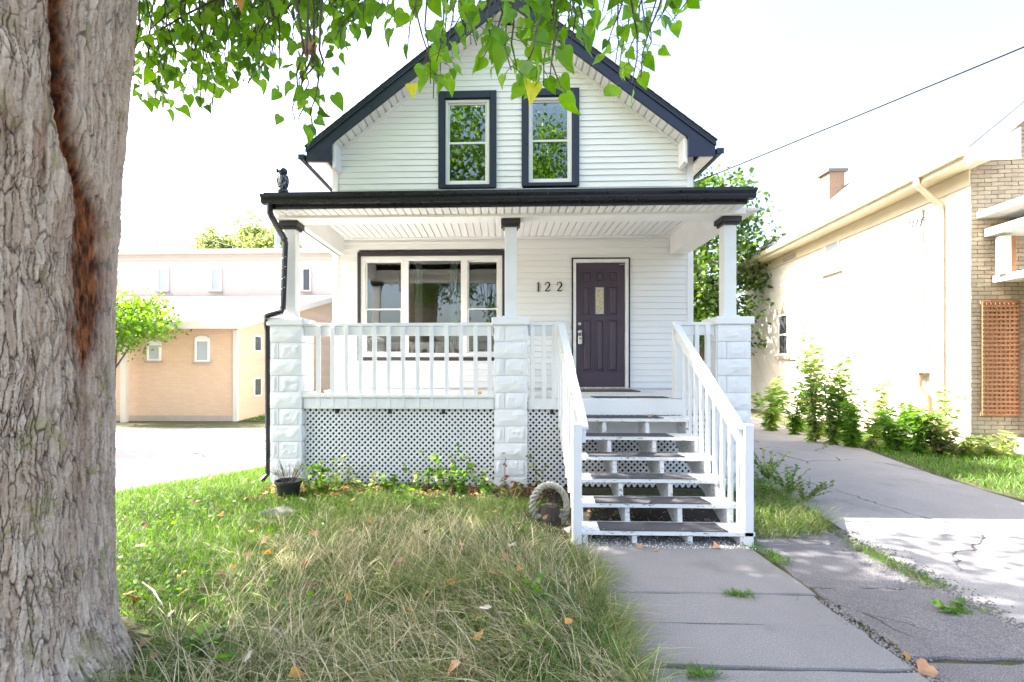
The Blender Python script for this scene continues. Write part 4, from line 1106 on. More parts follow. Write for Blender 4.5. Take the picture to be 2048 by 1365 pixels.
for (ya, yb, z0, z1) in ((15.25, 15.75, 2.05, 2.58), (15.25, 15.75, .65, 1.25), (18.0, 18.6, 2.1, 2.8), (18.0, 18.6, .65, 1.25)):
    f = MB()
    f.box(XE+.001, XE+.04, ya, yb, z1-.05, z1).box(XE+.001, XE+.04, ya, yb, z0, z0+.05).box(XE+.001, XE+.04, ya, ya+.05, z0+.05, z1-.05).box(XE+.001, XE+.04, yb-.05, yb, z0+.05, z1-.05)
    o = f.build('window', M['vinyl'], apt); box('pane', XE+.002, XE+.02, ya+.05, yb-.05, z0+.05, z1-.05, M['dark_pane'], o)
MB().tube([(XE+.06, 16.2, 2.9), (XE+.06, 16.2, .1)], .04, 8).build('drain_pipe', M['black'], apt)
for px, py0, py1, r_ in ((555, 500, 468, .13), (313, 500, 489, .10)):
    p, q = at(px, py0+6, 24), at(px, py1, 24); v = MB().tube([p, q], r_, 10).build('roof_vent', M['galv'], apt)
    MB().tube([q+Vector((0, 0, .0)), q+Vector((0, 0, .06))], r_*1.5, 10).build('vent_cap', M['galv'], v)

tag(mk('side_lawn', [(-7.6, 14.2, .012), (-3.35, 14.2, .012), (-3.35, 24, .012), (-7.6, 24, .012)], [(0, 1, 2, 3)], M['soil']), 'green lawn patch beside the apartment building', 'lawn', kind='structure')

# ------------------------------------------------------------------ brick neighbour, right
NA = R(4.6)
nd = Vector((math.sin(NA), math.cos(NA), 0)); ne = Vector((math.cos(NA), -math.sin(NA), 0))
NO = at(1942, 735, 9.6); NO.z = 0
nb = thing('brick_house', NO + nd*6, 'buff brick gabled house with sunlit side wall across the driveway', 'house')
def npt(u, v, z): return NO + ne*u + nd*v + Vector((0, 0, z))     # u along the front, v to the rear
def nbox(name, u0, u1, v0, v1, z0, z1, mat, parent=nb, bevel=0):
    return MB().hexa([npt(u0, v0, z0), npt(u1, v0, z0), npt(u1, v1, z0), npt(u0, v1, z0), npt(u0, v0, z1), npt(u1, v0, z1), npt(u1, v1, z1), npt(u0, v1, z1)]).build(name, mat, parent, bevel)
def nprism(name, poly, v0, v1, mat, parent=nb):
    m = MB(); n = len(poly); m.v = [tuple(npt(p[0], v0, p[1])) for p in poly]+[tuple(npt(p[0], v1, p[1])) for p in poly]
    m.f = [tuple(range(n)), tuple(range(2*n-1, n-1, -1))]+[(k, (k+1) % n, n+(k+1) % n, n+k) for k in range(n)]
    return m.build(name, mat, parent)
NE, NW_, NL = at(1928, 300, 9.6).z, 7.4, 11.6
NL = min((abs(project([npt(0, v, 3)])[0][0]-1488), v) for v in np.linspace(4, 25, 800))[1]
NS = .86
nbox('side_wall', 0, .2, .12, NL, 0, NE-.05, M['sunlit_brick_side'])
nprism('front_wall', [(0, 0), (NW_, 0), (NW_, NE), (NW_/2, NE+NW_/2*NS), (0, NE)], .02, .12, M['mortar'])
nbox('rear_wall', .2, NW_, NL-.2, NL, 0, NE, M['buff_brick'])
# single bricks of the front wall in view
bw, bh = .215, .0665; row = 0; cnt = 0; z = .35; bricks = []
while z < NE+1.2:
    u = .002 - (.112 if row % 2 else 0)
    while u < 1.75:
        u0, u1 = max(u, .001), u+bw
        top = NE + u0*NS - .15
        if u1-u0 > .05 and z+bh < top: bricks.append((u0, u1, z))
        u += bw+.010
    z += bh+.011; row += 1
fwp = [o for o in nb.children if o.name.startswith('front_wall')][0]
bproto = {}
vis_b = [b for b in bricks if project([npt(b[0], 0, b[2])])[0][0] < 2052]
vis_b = vis_b[-300:] if len(vis_b) > 300 else vis_b
vs = set(vis_b); m = MB()
for (u0, u1, z) in bricks:
    j = random.uniform(-.004, .004)
    pts = [npt(u0, -.004+j, z), npt(u1, -.004+j, z), npt(u1, .019, z), npt(u0, .019, z), npt(u0, -.004+j, z+bh), npt(u1, -.004+j, z+bh), npt(u1, .019, z+bh), npt(u0, .019, z+bh)]
    if (u0, u1, z) in vs: MB().hexa(pts).build('brick', M['buff_brick'], fwp)
    else: m.hexa(pts)
if m.v: tag(m.build('brickwork', M['buff_brick'], fwp), kind='stuff')
nbox('corner_pilaster', -.012, .0, .0, .55, .3, NE-.35, M['sunlit_brick_side'])
# roof
for sx in (0, 1):
    u0, u1 = (-.42, NW_/2) if sx == 0 else (NW_+.42, NW_/2)
    ze = NE - .42*NS + .10; zt = NE + NW_/2*NS + .10
    MB().hexa([npt(u0, -.45, ze), npt(u1, -.45, zt), npt(u1, NL+.4, zt), npt(u0, NL+.4, ze), npt(u0, -.45, ze+.12), npt(u1, -.45, zt+.12), npt(u1, NL+.4, zt+.12), npt(u0, NL+.4, ze+.12)]).build('roof_slope', M['light_roof'], nb)
    MB().hexa([npt(u0, -.49, ze-.22), npt(u1, -.49, zt-.22), npt(u1, -.455, zt-.22), npt(u0, -.455, ze-.22), npt(u0, -.49, ze+.10), npt(u1, -.49, zt+.10), npt(u1, -.455, zt+.10), npt(u0, -.455, ze+.10)]).build('rake_board', M['vinyl'], nb)
    MB().hexa([npt(u0, -.50, ze+.102), npt(u1, -.50, zt+.102), npt(u1, -.44, zt+.102), npt(u0, -.44, ze+.102), npt(u0, -.50, ze+.135), npt(u1, -.50, zt+.135), npt(u1, -.44, zt+.135), npt(u0, -.44, ze+.135)]).build('drip_edge', M['galv'], nb)
ze = NE-.42*NS+.10
nbox('eave_soffit', -.40, .0, -.44, NL+.38, ze-.10, ze-.06, M['cream_trim'])
nbox('eave_fascia', -.44, -.405, -.44, NL+.39, ze-.12, ze+.10, M['cream_trim'])
nbox('frieze_board', -.035, -.001, .0, NL, ze-.40, ze-.105, M['cream_trim'])
g_ = MB(); gp = [(-.445, ze-.02), (-.53, ze-.02), (-.555, ze+.05), (-.56, ze+.10), (-.545, ze+.10), (-.54, ze+.06), (-.52, ze), (-.445, ze)]
nprism('gutter', gp, -.44, NL+.39, M['cream_trim'])
nprism('eave_return', [(-.44, ze-.12), (.42, ze-.12), (.42, ze+.44), (-.44, ze-.06)], -.485, -.456, M['vinyl'])
# downspout, conduit, meter
MB().tube([npt(-.50, .62, ze), npt(-.50, .62, ze-.15), npt(-.30, .62, ze-.35), npt(-.09, .62, ze-.55), npt(-.07, .62, ze-.75), npt(-.07, .62, .2)], .055, 8).build('downspout', M['cream_trim'], nb)
MB().tube([npt(-.03, 1.15, ze-.5), npt(-.03, 1.15, 1.9)], .022, 8).build('conduit', M['galv'], nb)
mb_ = nbox('meter_box', -.16, -.013, .98, 1.28, 1.45, 2.15, M['galv'])
MB().tube([npt(-.10, 1.1, 1.45), npt(-.10, 1.1, 1.15), npt(-.06, .95, 1.0), npt(-.06, .9, .6)], .03, 8).build('gas_pipe', M['rust_wood'], mb_)
m = MB()
for q in range(4): m.tube([npt(-.05, .9+q*.12, ze-.75), npt(-.2, .9+q*.12, ze-.72), npt(-.24, .9+q*.12, ze-.9)], .012, 6)
m.build('service_mast', M['wire'], nb)
# side windows
def nwin(v0, v1, z0, z1, mt):
    f = MB()
    for a in ((v0, v1, z1-.07, z1), (v0, v1, z0, z0+.07), (v0, v0+.07, z0+.07, z1-.07), (v1-.07, v1, z0+.07, z1-.07), (v0+.07, v1-.07, (z0+z1)/2-.03, (z0+z1)/2+.03)):
        f.hexa([npt(-.03, a[0], a[2]), npt(-.03, a[1], a[2]), npt(-.002, a[1], a[2]), npt(-.002, a[0], a[2]), npt(-.03, a[0], a[3]), npt(-.03, a[1], a[3]), npt(-.002, a[1], a[3]), npt(-.002, a[0], a[3])])
    o = f.build('window', M['vinyl'], nb)
    nbox('pane', -.015, -.003, v0+.07, v1-.07, z0+.07, z1-.07, M[mt], o); nbox('sill', -.08, -.001, v0-.12, v1+.12, z0-.12, z0-.01, M['concrete_sill'], o)
    nbox('lintel', -.02, -.001, v0-.12, v1+.12, z1+.01, z1+.16, M['concrete_sill'], o)
def nside(px, py):
    """height and distance along the side wall for a pixel"""
    best = min((abs(project([npt(0, v, 3)])[0][0]-px), v) for v in np.linspace(0, NL, 600))[1]
    p = npt(0, best, 0); dd_ = project([p])[2][0]
    return best, CZ + (HOR-py)/F*dd_
for (pa, pb, ya, yb, mt) in ((1650, 1680, 545, 478, 'pale_pane'), (1573, 1590, 516, 492, 'dark_pane'), (1558, 1578, 712, 628, 'dark_pane')):
    v1, z0 = nside(pa, ya); v0, _ = nside(pb, ya); _, z1 = nside((pa+pb)/2, yb); nwin(v0, v1, min(z0, z1), max(z0, z1), mt)
# chimney and roof vents on the near slope
def on_roof(u, v): return npt(u, v, NE + u*NS + .20)
c_ = min(((abs(project([on_roof(1.5, v)])[0][0]-1664), on_roof(1.5, v)) for v in np.linspace(1, NL, 300)), key=lambda q: q[0])[1]
ch = MB().box(c_.x-.24, c_.x+.24, c_.y-.24, c_.y+.24, c_.z-.5, c_.z+.75).build('chimney', M['brown_brick'], nb)
MB().box(c_.x-.31, c_.x+.31, c_.y-.31, c_.y+.31, c_.z+.75, c_.z+.84).build('chimney_cap', M['stone'], ch)
for u, v in ((1.9, 4.2), (2.4, 3.2)):
    c_ = on_roof(u, v); MB().hexa([c_+Vector(p) for p in ((-.25, -.4, -.3), (.25, -.4, .12), (.25, .4, .12), (-.25, .4, -.3), (-.25, -.4, -.05), (.25, -.4, .24), (.25, .4, .24), (-.25, .4, -.05))]).build('skylight', M['galv'], nb)
# porch of the neighbour at the right edge
def fpt(px, py, v): # pixel on the plane parallel to the front at v
    best = min((abs(project([npt(u, v, 2)])[0][0]-px), u) for u in np.linspace(-1, 4, 500))[1]
    dd_ = project([npt(best, v, 0)])[2][0]; return best, CZ+(HOR-py)/F*dd_
u0, za = fpt(1976, 425, -.25); _, zb = fpt(1976, 455, -.25)
nbox('porch_roof', u0, 4, -1.6, -.02, za-.04, za+.07, M['vinyl']); nbox('porch_frieze', u0+.12, 4, -1.4, -.03, zb-.12, zb+.02, M['vinyl'])
_, zc = fpt(2010, 548, -.25)
nbox('porch_ledge', u0+.26, 4, -1.3, -.03, zc-.12, zc, M['vinyl'])
nbox('porch_post', u0+.20, u0+.34, -.30, -.16, zc, zb-.17, M['vinyl']); nbox('post_trim', u0+.345, u0+.42, -.29, -.17, zc, zb-.17, M['rust_wood'])
nbox('porch_column', u0+.66, u0+.80, -.34, -.18, .3, zc-.125, M['vinyl']); nbox('column_trim', u0+.805, u0+.86, -.33, -.19, .3, zc-.125, M['rust_wood'])
nbox('porch_step', u0+.60, 4, -1.6, -.04, 0, .28, M['stucco'])
ua, zt_ = fpt(1966, 605, -.06); ub, zb_ = fpt(2036, 830, -.06)
trel = thing('garden_trellis', npt((ua+ub)/2, -.06, zb_), 'rust brown wooden trellis panel against the buff brick front wall', 'trellis')
nbox('top_rail', ua-.03, ub+.03, -.058, -.034, zt_-.03, zt_+.03, M['rust_wood'], trel); nbox('bottom_rail', ua-.03, ub+.03, -.058, -.034, zb_-.03, zb_+.03, M['rust_wood'], trel)
n = 8
for q in range(n+1):
    u = ua+(ub-ua)*q/n; nbox('slat', u-.018, u+.018, -.075, -.060, zb_, zt_, M['rust_wood'], trel)
n = 26
for q in range(n+1):
    z = zb_+(zt_-zb_)*q/n; nbox('slat', ua-.02, ub+.02, -.089, -.076, z-.018, z+.018, M['rust_wood'], trel)
# overhead cable
A_, B_ = Vector((3.42, 9.4, 4.95)), Vector((17, -6.5, 8.6))
A_ = at(1388, 366, 9.0); B0 = at(2048, 85, 5.4); dirv = (B0-A_); B_ = A_+dirv*3.0
pts = [A_.lerp(B_, k/40) - Vector((0, 0, .30*(k/40*(1-k/40))*4)) + Vector((0, 0, .33*k/40*3*(1-k/40))) for k in range(41)]
tag(MB().tube(pts, .011, 6).build('overhead_cable', M['wire'], None), 'black overhead cable running from white house up past the right roof', 'cable')
A_, B_ = at(238, 428, 20), at(560, 520, 34)
tag(MB().tube([A_.lerp(B_, k/8) for k in range(9)], .012, 5).build('overhead_cable', M['galv'], None), 'thin grey overhead wire above the apartment building', 'cable')

# ------------------------------------------------------------------ trees behind and beside
DK = [(.045, .09, .014), (.06, .12, .018), (.085, .15, .02), (.035, .07, .012)]
LT_ = [(.18, .23, .07), (.22, .26, .09), (.15, .19, .06)]
tree('maple_tree', 'dense dark green tree between the white house and brick house', (7.5, 18.5, 0), 8, (7.4, 18.5, 5.2), (2.2, 2.0, 3.6), 190, 60, .17, DK, .34, .16)
tree('backyard_tree', 'dark leafy tree low behind the right porch column', (6.6, 20.5, 0), 6, (6.5, 20.5, 3.0), (2.4, 1.6, 2.8), 120, 50, .17, DK+LT_[:1], .34, .14)
tree('lot_tree', 'small drooping green tree before the apartment building', (at(215, 845, 13.3).x, 13.3, 0), 3.2, (at(235, 0, 13.3).x, 13.3, 2.85), (1.65, .9, .85), 95, 50, .10, [(.10, .20, .02), (.14, .26, .03), (.08, .16, .018)], .20, .07, trunk_mat='branch', hang=.6)
for px, py, Yd, r_, lb in ((430, 490, 42, 1.5, 'pale green treetop above the apartment roof, left of the vent'), (500, 480, 44, 2.0, 'tallest pale green treetop above the apartment roof'), (550, 485, 40, 1.6, 'green treetop behind the vent on the apartment roof')):
    c_ = at(px, py, Yd); tree('far_tree', lb, (c_.x, Yd, 0), c_.z, (c_.x, Yd, c_.z-.6), (r_*1.2, r_, r_*1.3), 60, 60, .24, LT_, .4, .2, 'treetops beyond the apartment building')
tree('shade_tree', 'leafy tree at the left side of the paved lot', (-11.6, 9.6, 0), 7, (-10.9, 9.5, 5.4), (1.9, 1.8, 1.7), 60, 46, .16, GREEN, .34, .16)
# across the street, seen in the window reflections
for x, y, h_, lb in ((-19, -22, 10, 'left leafy tree across the street'), (7.5, -21, 11, 'middle leafy tree across the street'), (14.5, -20, 10, 'right leafy tree across the street')):
    tree('street_tree', lb, (x, y, 0), h_, (x, y, h_*.62), (3.2, 2.6, h_*.36), 110, 60, .26, GREEN, .45, .22, 'trees across the street')
opp = thing('opposite_house', (-8.3, -41, 0), 'cream gabled house across the street', 'house')
box('wall', -12.3, -4.3, -45, -38, 0, 3.0, M['stucco'], opp)
for sx in (-1, 1):
    MB().hexa([(-8.3, -45.3, 5.2), (-8.3+sx*4.4, -45.3, 2.75), (-8.3+sx*4.4, -37.6, 2.75), (-8.3, -37.6, 5.2), (-8.3, -45.3, 5.4), (-8.3+sx*4.4, -45.3, 2.95), (-8.3+sx*4.4, -37.6, 2.95), (-8.3, -37.6, 5.4)]).build('roof_slope', M['shingle'], opp)
MB().prism([(-12.2, 3.0), (-4.4, 3.0), (-8.3, 5.1)], -38.2, -38.05).build('gable_wall', M['vinyl'], opp)
for x in (-11, -6.8):
    o = rect_frame(MB(), x, x+1.3, 1.0, 2.4, .1, -38, -37.95).build('window', M['vinyl'], opp); box('pane', x+.1, x+1.2, -37.98, -37.97, 1.1, 2.3, M['dark_pane'], o)

# ------------------------------------------------------------------ grass
def blades(name, P, h, w, lean, droop, cols, label, cat='grass', segs=3, az=None, j=.3):
    n = len(P); az = rng.uniform(0, 2*np.pi, n) if az is None else az
    d = np.stack([np.cos(az), np.sin(az), np.zeros(n)], 1); pa = az + np.pi/2 + rng.normal(0, .8, n)
    s_ = np.stack([np.cos(pa), np.sin(pa), np.zeros(n)], 1)
    V = np.zeros((n, 2*segs+1, 3)); up = np.array([0, 0, 1.0])
    for k in range(segs+1):
        t_ = k/segs
        z = h*(t_*np.cos(lean) - .5*droop*t_*t_); o = h*(t_*np.sin(lean) + droop*.62*t_*t_)
        c = P + d*o[:, None] + up*np.maximum(z, .005)[:, None]
        if k < segs:
            ww = (w*(1-.25*t_))[:, None]*s_*.5; V[:, 2*k] = c-ww; V[:, 2*k+1] = c+ww
        else: V[:, 2*segs] = c
    Fl = []
    for k in range(segs-1): a = 2*k; Fl += [(a, a+1, a+3), (a, a+3, a+2)]
    a = 2*(segs-1); Fl.append((a, a+1, a+2)); Fl = np.array(Fl)
    Fc = (Fl[None] + (np.arange(n)*(2*segs+1))[:, None, None]).reshape(-1, 3)
    o = npmesh(name, V.reshape(-1, 3), Fc, M['grass'], None, attrs={'tint': tint(n, 2*segs+1, cols, j)})
    return tag(o, label, cat, kind='stuff')
def onlawn(n, x0, x1, y0, y1, marg=.0, edge=0):
    x = rng.uniform(x0, x1, n); y = rng.uniform(y0, y1, n); k = lawn_d(x, y) > marg
    x, y = x[k], y[k]; k = np.hypot(x-TX, y-TY) > .60; x, y = x[k], y[k]
    return np.stack([x, y, gz(x, y)], 1)
def dens(P, s, lo, hi, seed):
    f = fbm(P[:, 0]*s, P[:, 1]*s, seed, 3); return P[rng.random(len(P)) < sstep(lo, hi, f)]
GRS = [(.060, .150, .012), (.085, .19, .016), (.11, .22, .022), (.05, .12, .012), (.15, .23, .04)]
DRY = [(.40, .34, .19), (.50, .44, .28), (.44, .39, .25), (.24, .20, .09), (.18, .20, .07), (.11, .15, .04), (.55, .49, .35), (.08, .12, .03)]
WC_ = [(.09, .19, .025), (.12, .24, .03), (.06, .14, .025), (.05, .12, .03)]
OLV = [(.14, .19, .05), (.20, .23, .07), (.10, .16, .035), (.26, .25, .10), (.08, .15, .03)]
# mown green grass, left and far
P = onlawn(60000, -5.2, -.9, 2.0, 7.9)
P = P[(P[:, 1] > 5.0) | (rng.random(len(P)) < sstep(-.9, -2.0, P[:, 0]+.35*(fbm(P[:, 0]*2, P[:, 1]*2, 5)-.45)*2)) ]
n = len(P); blades('lawn_grass', P, rng.uniform(.05, .13, n), rng.uniform(.003, .0065, n), rng.uniform(.05, .6, n), rng.uniform(.1, .8, n), GRS, 'short green lawn grass between the tree and the porch')
P = onlawn(24000, -1.6, .70, 2.0, 5.5); P = P[np.hypot((P[:, 0]-.48)/.36, (P[:, 1]-4.66)/.50) > 1]; n = len(P)
blades('lawn_grass', P, rng.uniform(.06, .16, n), rng.uniform(.003, .006, n), rng.uniform(.1, .8, n), rng.uniform(.2, .9, n), [(.03, .07, .008), (.05, .11, .012), (.08, .17, .018), (.10, .19, .03)]+OLV[:3], 'green grass growing under the long dry grass')
# long dry grass in tufts
tc = onlawn(560, -2.3, .70, 2.0, 5.05); keep_ = rng.random(len(tc)) < sstep(-2.1, -1.0, tc[:, 0] + .12*(tc[:, 1]-3)) * np.where(tc[:, 1] > 4.4, .55, 1)
keep_ &= np.hypot((tc[:, 0]-.47)/.44, (tc[:, 1]-4.60)/.62) > 1
tc = tc[keep_]
per = 42; az0 = rng.uniform(0, 2*np.pi, len(tc)); flow = 2.2*np.pi*fbm(tc[:, 0]*.7, tc[:, 1]*.7, 17, 2)
az = np.repeat(flow, per) + rng.normal(0, .85, len(tc)*per)
P = np.repeat(tc, per, 0) + rng.normal(0, .045, (len(tc)*per, 3))*np.array([1, 1, 0])
k = P[:, 0] < .76; P, az = P[k], az[k]; P[:, 2] = gz(P[:, 0], P[:, 1])
n = len(P); hh = np.clip(rng.normal(.21, .075, n), .06, .42)*np.interp(P[:, 1], [2.4, 3.6, 4.6], [1.05, .95, .6])
blades('dry_grass', P, hh, rng.uniform(.0020, .0058, n), rng.uniform(.15, .95, n), rng.uniform(.35, 1.5, n), DRY, 'long dry tangled grass on the front lawn', segs=5, az=az, j=.22)
P = onlawn(12000, -2.1, .70, 2.0, 5.1); P = dens(P, 1.6, .38, .58, 44); P = P[np.hypot((P[:, 0]-.48)/.42, (P[:, 1]-4.6)/.6) > 1]; n = len(P)
blades('olive_grass', P, rng.uniform(.14, .34, n), rng.uniform(.0025, .0045, n), rng.uniform(.1, .6, n), rng.uniform(.2, .9, n), OLV, 'olive green tall grass mixed into the dry grass', segs=4)
P = onlawn(5200, -4.4, .66, 2.0, 5.6); P = dens(P, 1.4, .44, .60, 47); n = len(P); P[:, 2] += rng.uniform(.03, .13, n)
V, Fc = scatter(SIMPLE_V, SIMPLE_F, P, frames(rdir(n, -.2, .5), rdir(n, .3, 1)), rng.uniform(.018, .045, n))
tag(npmesh('lawn_clover', V, Fc, M['leaf_attr'], attrs={'tint': tint(n, len(SIMPLE_V), WC_)}), 'small broadleaf clover growing through the lawn', 'clover', kind='stuff')
# overhanging fringe along the walk
y = rng.uniform(1.6, 4.02, 2000); x = LAWN_R - np.abs(rng.normal(0, .09, len(y))) + .02*np.sin(y*7)
P = np.stack([x, y, gz(x, y)], 1); n = len(P)
blades('walk_edge_grass', P, np.clip(rng.normal(.19, .08, n), .05, .38), rng.uniform(.0024, .005, n), rng.uniform(.1, .9, n), rng.uniform(.3, 1.5, n), OLV+DRY[2:5]+[(.12, .24, .03)], 'green grass fringe leaning over the left edge of the walk', segs=4, az=rng.normal(0, 1.2, n))
P = np.stack([rng.uniform(.08, .68, 500), rng.uniform(4.1, 5.1, 500)], 1); P = np.concatenate([P, gz(P[:, 0], P[:, 1])[:, None]], 1); n = len(P)
blades('planter_grass', P, rng.uniform(.03, .10, n), rng.uniform(.003, .006, n), rng.uniform(.2, .9, n), rng.uniform(.2, 1.2, n), OLV+DRY[:3], 'short sparse grass around the ring planter')
# right side: weeds strip, neighbour's lawn, lot lawn
def strip_pts(n, poly):
    poly = np.array(poly); lo, hi = poly.min(0), poly.max(0); p = rng.uniform(lo, hi, (n, 2)); ins = np.zeros(n, bool); j_ = len(poly)-1
    for i_ in range(len(poly)):
        a, b = poly[i_], poly[j_]
        c_ = ((a[1] > p[:, 1]) != (b[1] > p[:, 1])) & (p[:, 0] < (b[0]-a[0])*(p[:, 1]-a[1])/(b[1]-a[1]+1e-9)+a[0]); ins ^= c_; j_ = i_
    p = p[ins]; return np.concatenate([p, gz(p[:, 0], p[:, 1])[:, None]], 1)
P = strip_pts(26000, [(6.0, 4.5), (9.2, 4.5), (9.4, 9.3), (8.4, 9.8), (8.9, 14), (7.7, 14), (7.05, 10), (6.35, 7.5)]); n = len(P)
blades('verge_grass', P, rng.uniform(.05, .16, n), rng.uniform(.005, .010, n), rng.uniform(.05, .6, n), rng.uniform(.1, .8, n), GRS, 'green verge grass between driveway and brick house')
P = strip_pts(9000, [(-7.5, 14.3), (-3.4, 14.3), (-3.4, 20), (-7.5, 20)]); n = len(P)
blades('apartment_lawn_grass', P, rng.uniform(.06, .14, n), rng.uniform(.012, .02, n), rng.uniform(.05, .5, n), rng.uniform(.1, .6, n), GRS, 'green grass beside the apartment building')
P = strip_pts(9000, [(2.30, 4.55), (2.95, 4.7), (3.25, 5.0), (3.48, 6.6), (3.05, 7.2), (3.08, 6.0), (2.4, 5.95)]); n = len(P)
blades('side_weed_grass', P, np.clip(rng.normal(.17, .09, n), .04, .45), rng.uniform(.003, .006, n), rng.uniform(.1, .7, n), rng.uniform(.2, 1, n), GRS+OLV+DRY[3:5], 'weedy grass between the stairs and the driveway', segs=4)
# crack weeds: seam between strip and driveway, seam beside the walk
y = rng.uniform(1.9, 5.2, 5200); x = 3.02 + .03*np.sin(y*4) + rng.normal(0, .045, len(y)) + np.interp(y, [1.9, 3, 4.5, 5.2], [0, 0, .12, .25]); P = np.stack([x, y, 0*x+.01], 1); P = dens(P, 2.6, .46, .62, 71); n = len(P)
blades('crack_grass', P, rng.uniform(.02, .09, n), rng.uniform(.003, .005, n), rng.uniform(.1, .9, n), rng.uniform(.2, 1, n), GRS+OLV, 'grass tufts in the seam along the driveway')
y = rng.uniform(2.9, 4.5, 5200); x = 2.16 + .04*np.sin(y*5) + rng.normal(0, .05, len(y)); P = np.stack([x, y, 0*x+.01], 1); P = dens(P, 2.2, .42, .58, 72); n = len(P)
blades('walk_seam_grass', P, rng.uniform(.02, .10, n), rng.uniform(.003, .005, n), rng.uniform(.1, .9, n), rng.uniform(.2, 1, n), GRS, 'green grass tufts in the seam right of the walk')
for cx, cy, lb in ((1.62, 3.46, 'small grass tuft in the walk joint'), (1.0, 2.55, 'tiny grass tuft on the near walk slab')):
    P = np.stack([rng.normal(cx, .05, 160), rng.normal(cy, .018, 160), np.full(160, .02)], 1)
    blades('joint_tuft', P, rng.uniform(.03, .08, 160), rng.uniform(.003, .006, 160), rng.uniform(.3, 1.1, 160), rng.uniform(.2, 1, 160), GRS, lb)
# gravel in the seams
IV = np.array([(1, 0, 0), (-1, 0, 0), (0, 1, 0), (0, -1, 0), (0, 0, .7), (0, 0, -.7)], float); IF = np.array([(0, 2, 4), (2, 1, 4), (1, 3, 4), (3, 0, 4), (2, 0, 5), (1, 2, 5), (3, 1, 5), (0, 3, 5)])
n = 4200; y = rng.uniform(1.4, 4.9, n); x = 3.0+np.interp(y, [1.4, 3, 4.9], [.0, .02, .16])+rng.normal(0, .10, n); P = np.stack([x, y, np.full(n, .014)], 1)
n2 = 1500; y2 = rng.uniform(1.6, 3.4, n2); x2 = 2.15+rng.normal(0, .06, n2); P = np.concatenate([P, np.stack([x2, y2, np.full(n2, .016)], 1)]); n = len(P)
V, Fc = scatter(IV, IF, P, frames(rdir(n), rdir(n)), rng.uniform(.004, .012, n))
tag(npmesh('gravel', V, Fc, M['gravel']), 'loose grey gravel crumbs along the driveway seam', 'gravel', kind='stuff')
# soil bed in front of the lattice and below the stairs with litter
def bed(name, poly, mat, label, z=.008):
    o = mk(name, [(x, y, float(gz(x, y))+z) for x, y in poly], [tuple(range(len(poly)))], mat); return tag(o, label, 'soil', kind='structure')
bx0 = [(-2.75, 6.15)] + [(-2.75+.25*k, 5.62+.10*math.sin(k*1.7)) for k in range(13)] + [(.6, 5.5), (.70, 6.15)]
V = []; 
m = MB()
for k in range(14):
    xa, xb = -2.75+.248*k, -2.75+.248*(k+1); ya, yb = 5.58+.10*math.sin(k*1.7), 5.58+.10*math.sin((k+1)*1.7)
    m.v += [(xa, ya, float(gz(xa, ya))+.004), (xb, yb, float(gz(xb, yb))+.004), (xb, 6.2, .125), (xa, 6.2, .125)]; i_ = len(m.v); m.f.append((i_-4, i_-3, i_-2, i_-1))
box('shade_soil', PL+.16, PR-.16, YP+.10, YW-.11, .10, .145, M['bare_soil'], porch)  # dark ground added so the lattice openings look shaded
tag(m.build('soil_bed', M['bare_soil']), 'dark soil bed along the porch lattice', 'soil', kind='structure')
tag(mk('stair_soil', [(.70, 4.63, .016), (2.28, 4.63, .016), (2.35, 6.1, .02), (.70, 6.1, .10)], [(0, 1, 2, 3)], M['bare_soil']), 'dark soil and debris under the stairs', 'soil', kind='structure')
n = 700; P = np.stack([rng.uniform(.75, 2.2, n), 4.30+np.abs(rng.normal(0, .3, n)), np.full(n, .03)], 1)
V, Fc = scatter(IV, IF, P, frames(rdir(n), rdir(n)), rng.uniform(.003, .008, n)); tag(npmesh('paint_chips', V, Fc, M['vinyl']), 'white paint chips scattered under the bottom step', 'debris', kind='stuff')

n = 2600; P = np.stack([rng.uniform(-2.75, .66, n), 6.02-np.abs(rng.normal(0, .28, n)), np.zeros(n)], 1); P[:, 2] = gz(P[:, 0], P[:, 1])+rng.uniform(.008, .05, n)
V, Fc = scatter(SIMPLE_V*np.array([1, 1, 2.5]), SIMPLE_F, P, frames(rdir(n, -.4, .4), rdir(n, .4, 1)), rng.uniform(.015, .05, n))
tag(npmesh('leaf_litter', V, Fc, M['leaf_attr'], attrs={'tint': tint(n, len(SIMPLE_V), [(.36, .22, .12), (.22, .12, .07), (.14, .08, .05), (.44, .34, .22), (.30, .13, .07)])}), 'crumbled brown leaf litter along the foot of the lattice', 'leaf litter', kind='stuff')
n = 220; P = np.stack([rng.uniform(.8, 2.2, n), rng.uniform(4.7, 6.0, n), np.full(n, .05)], 1)
V, Fc = scatter(SIMPLE_V*np.array([1, 1, 2.5]), SIMPLE_F, P, frames(rdir(n, -.4, .4), rdir(n, .4, 1)), rng.uniform(.015, .055, n))
tag(npmesh('leaf_litter', V, Fc, M['leaf_attr'], attrs={'tint': tint(n, len(SIMPLE_V), [(.36, .22, .12), (.22, .12, .07), (.10, .16, .03)])}), 'brown leaf litter under the stairs', 'leaf litter', kind='stuff')

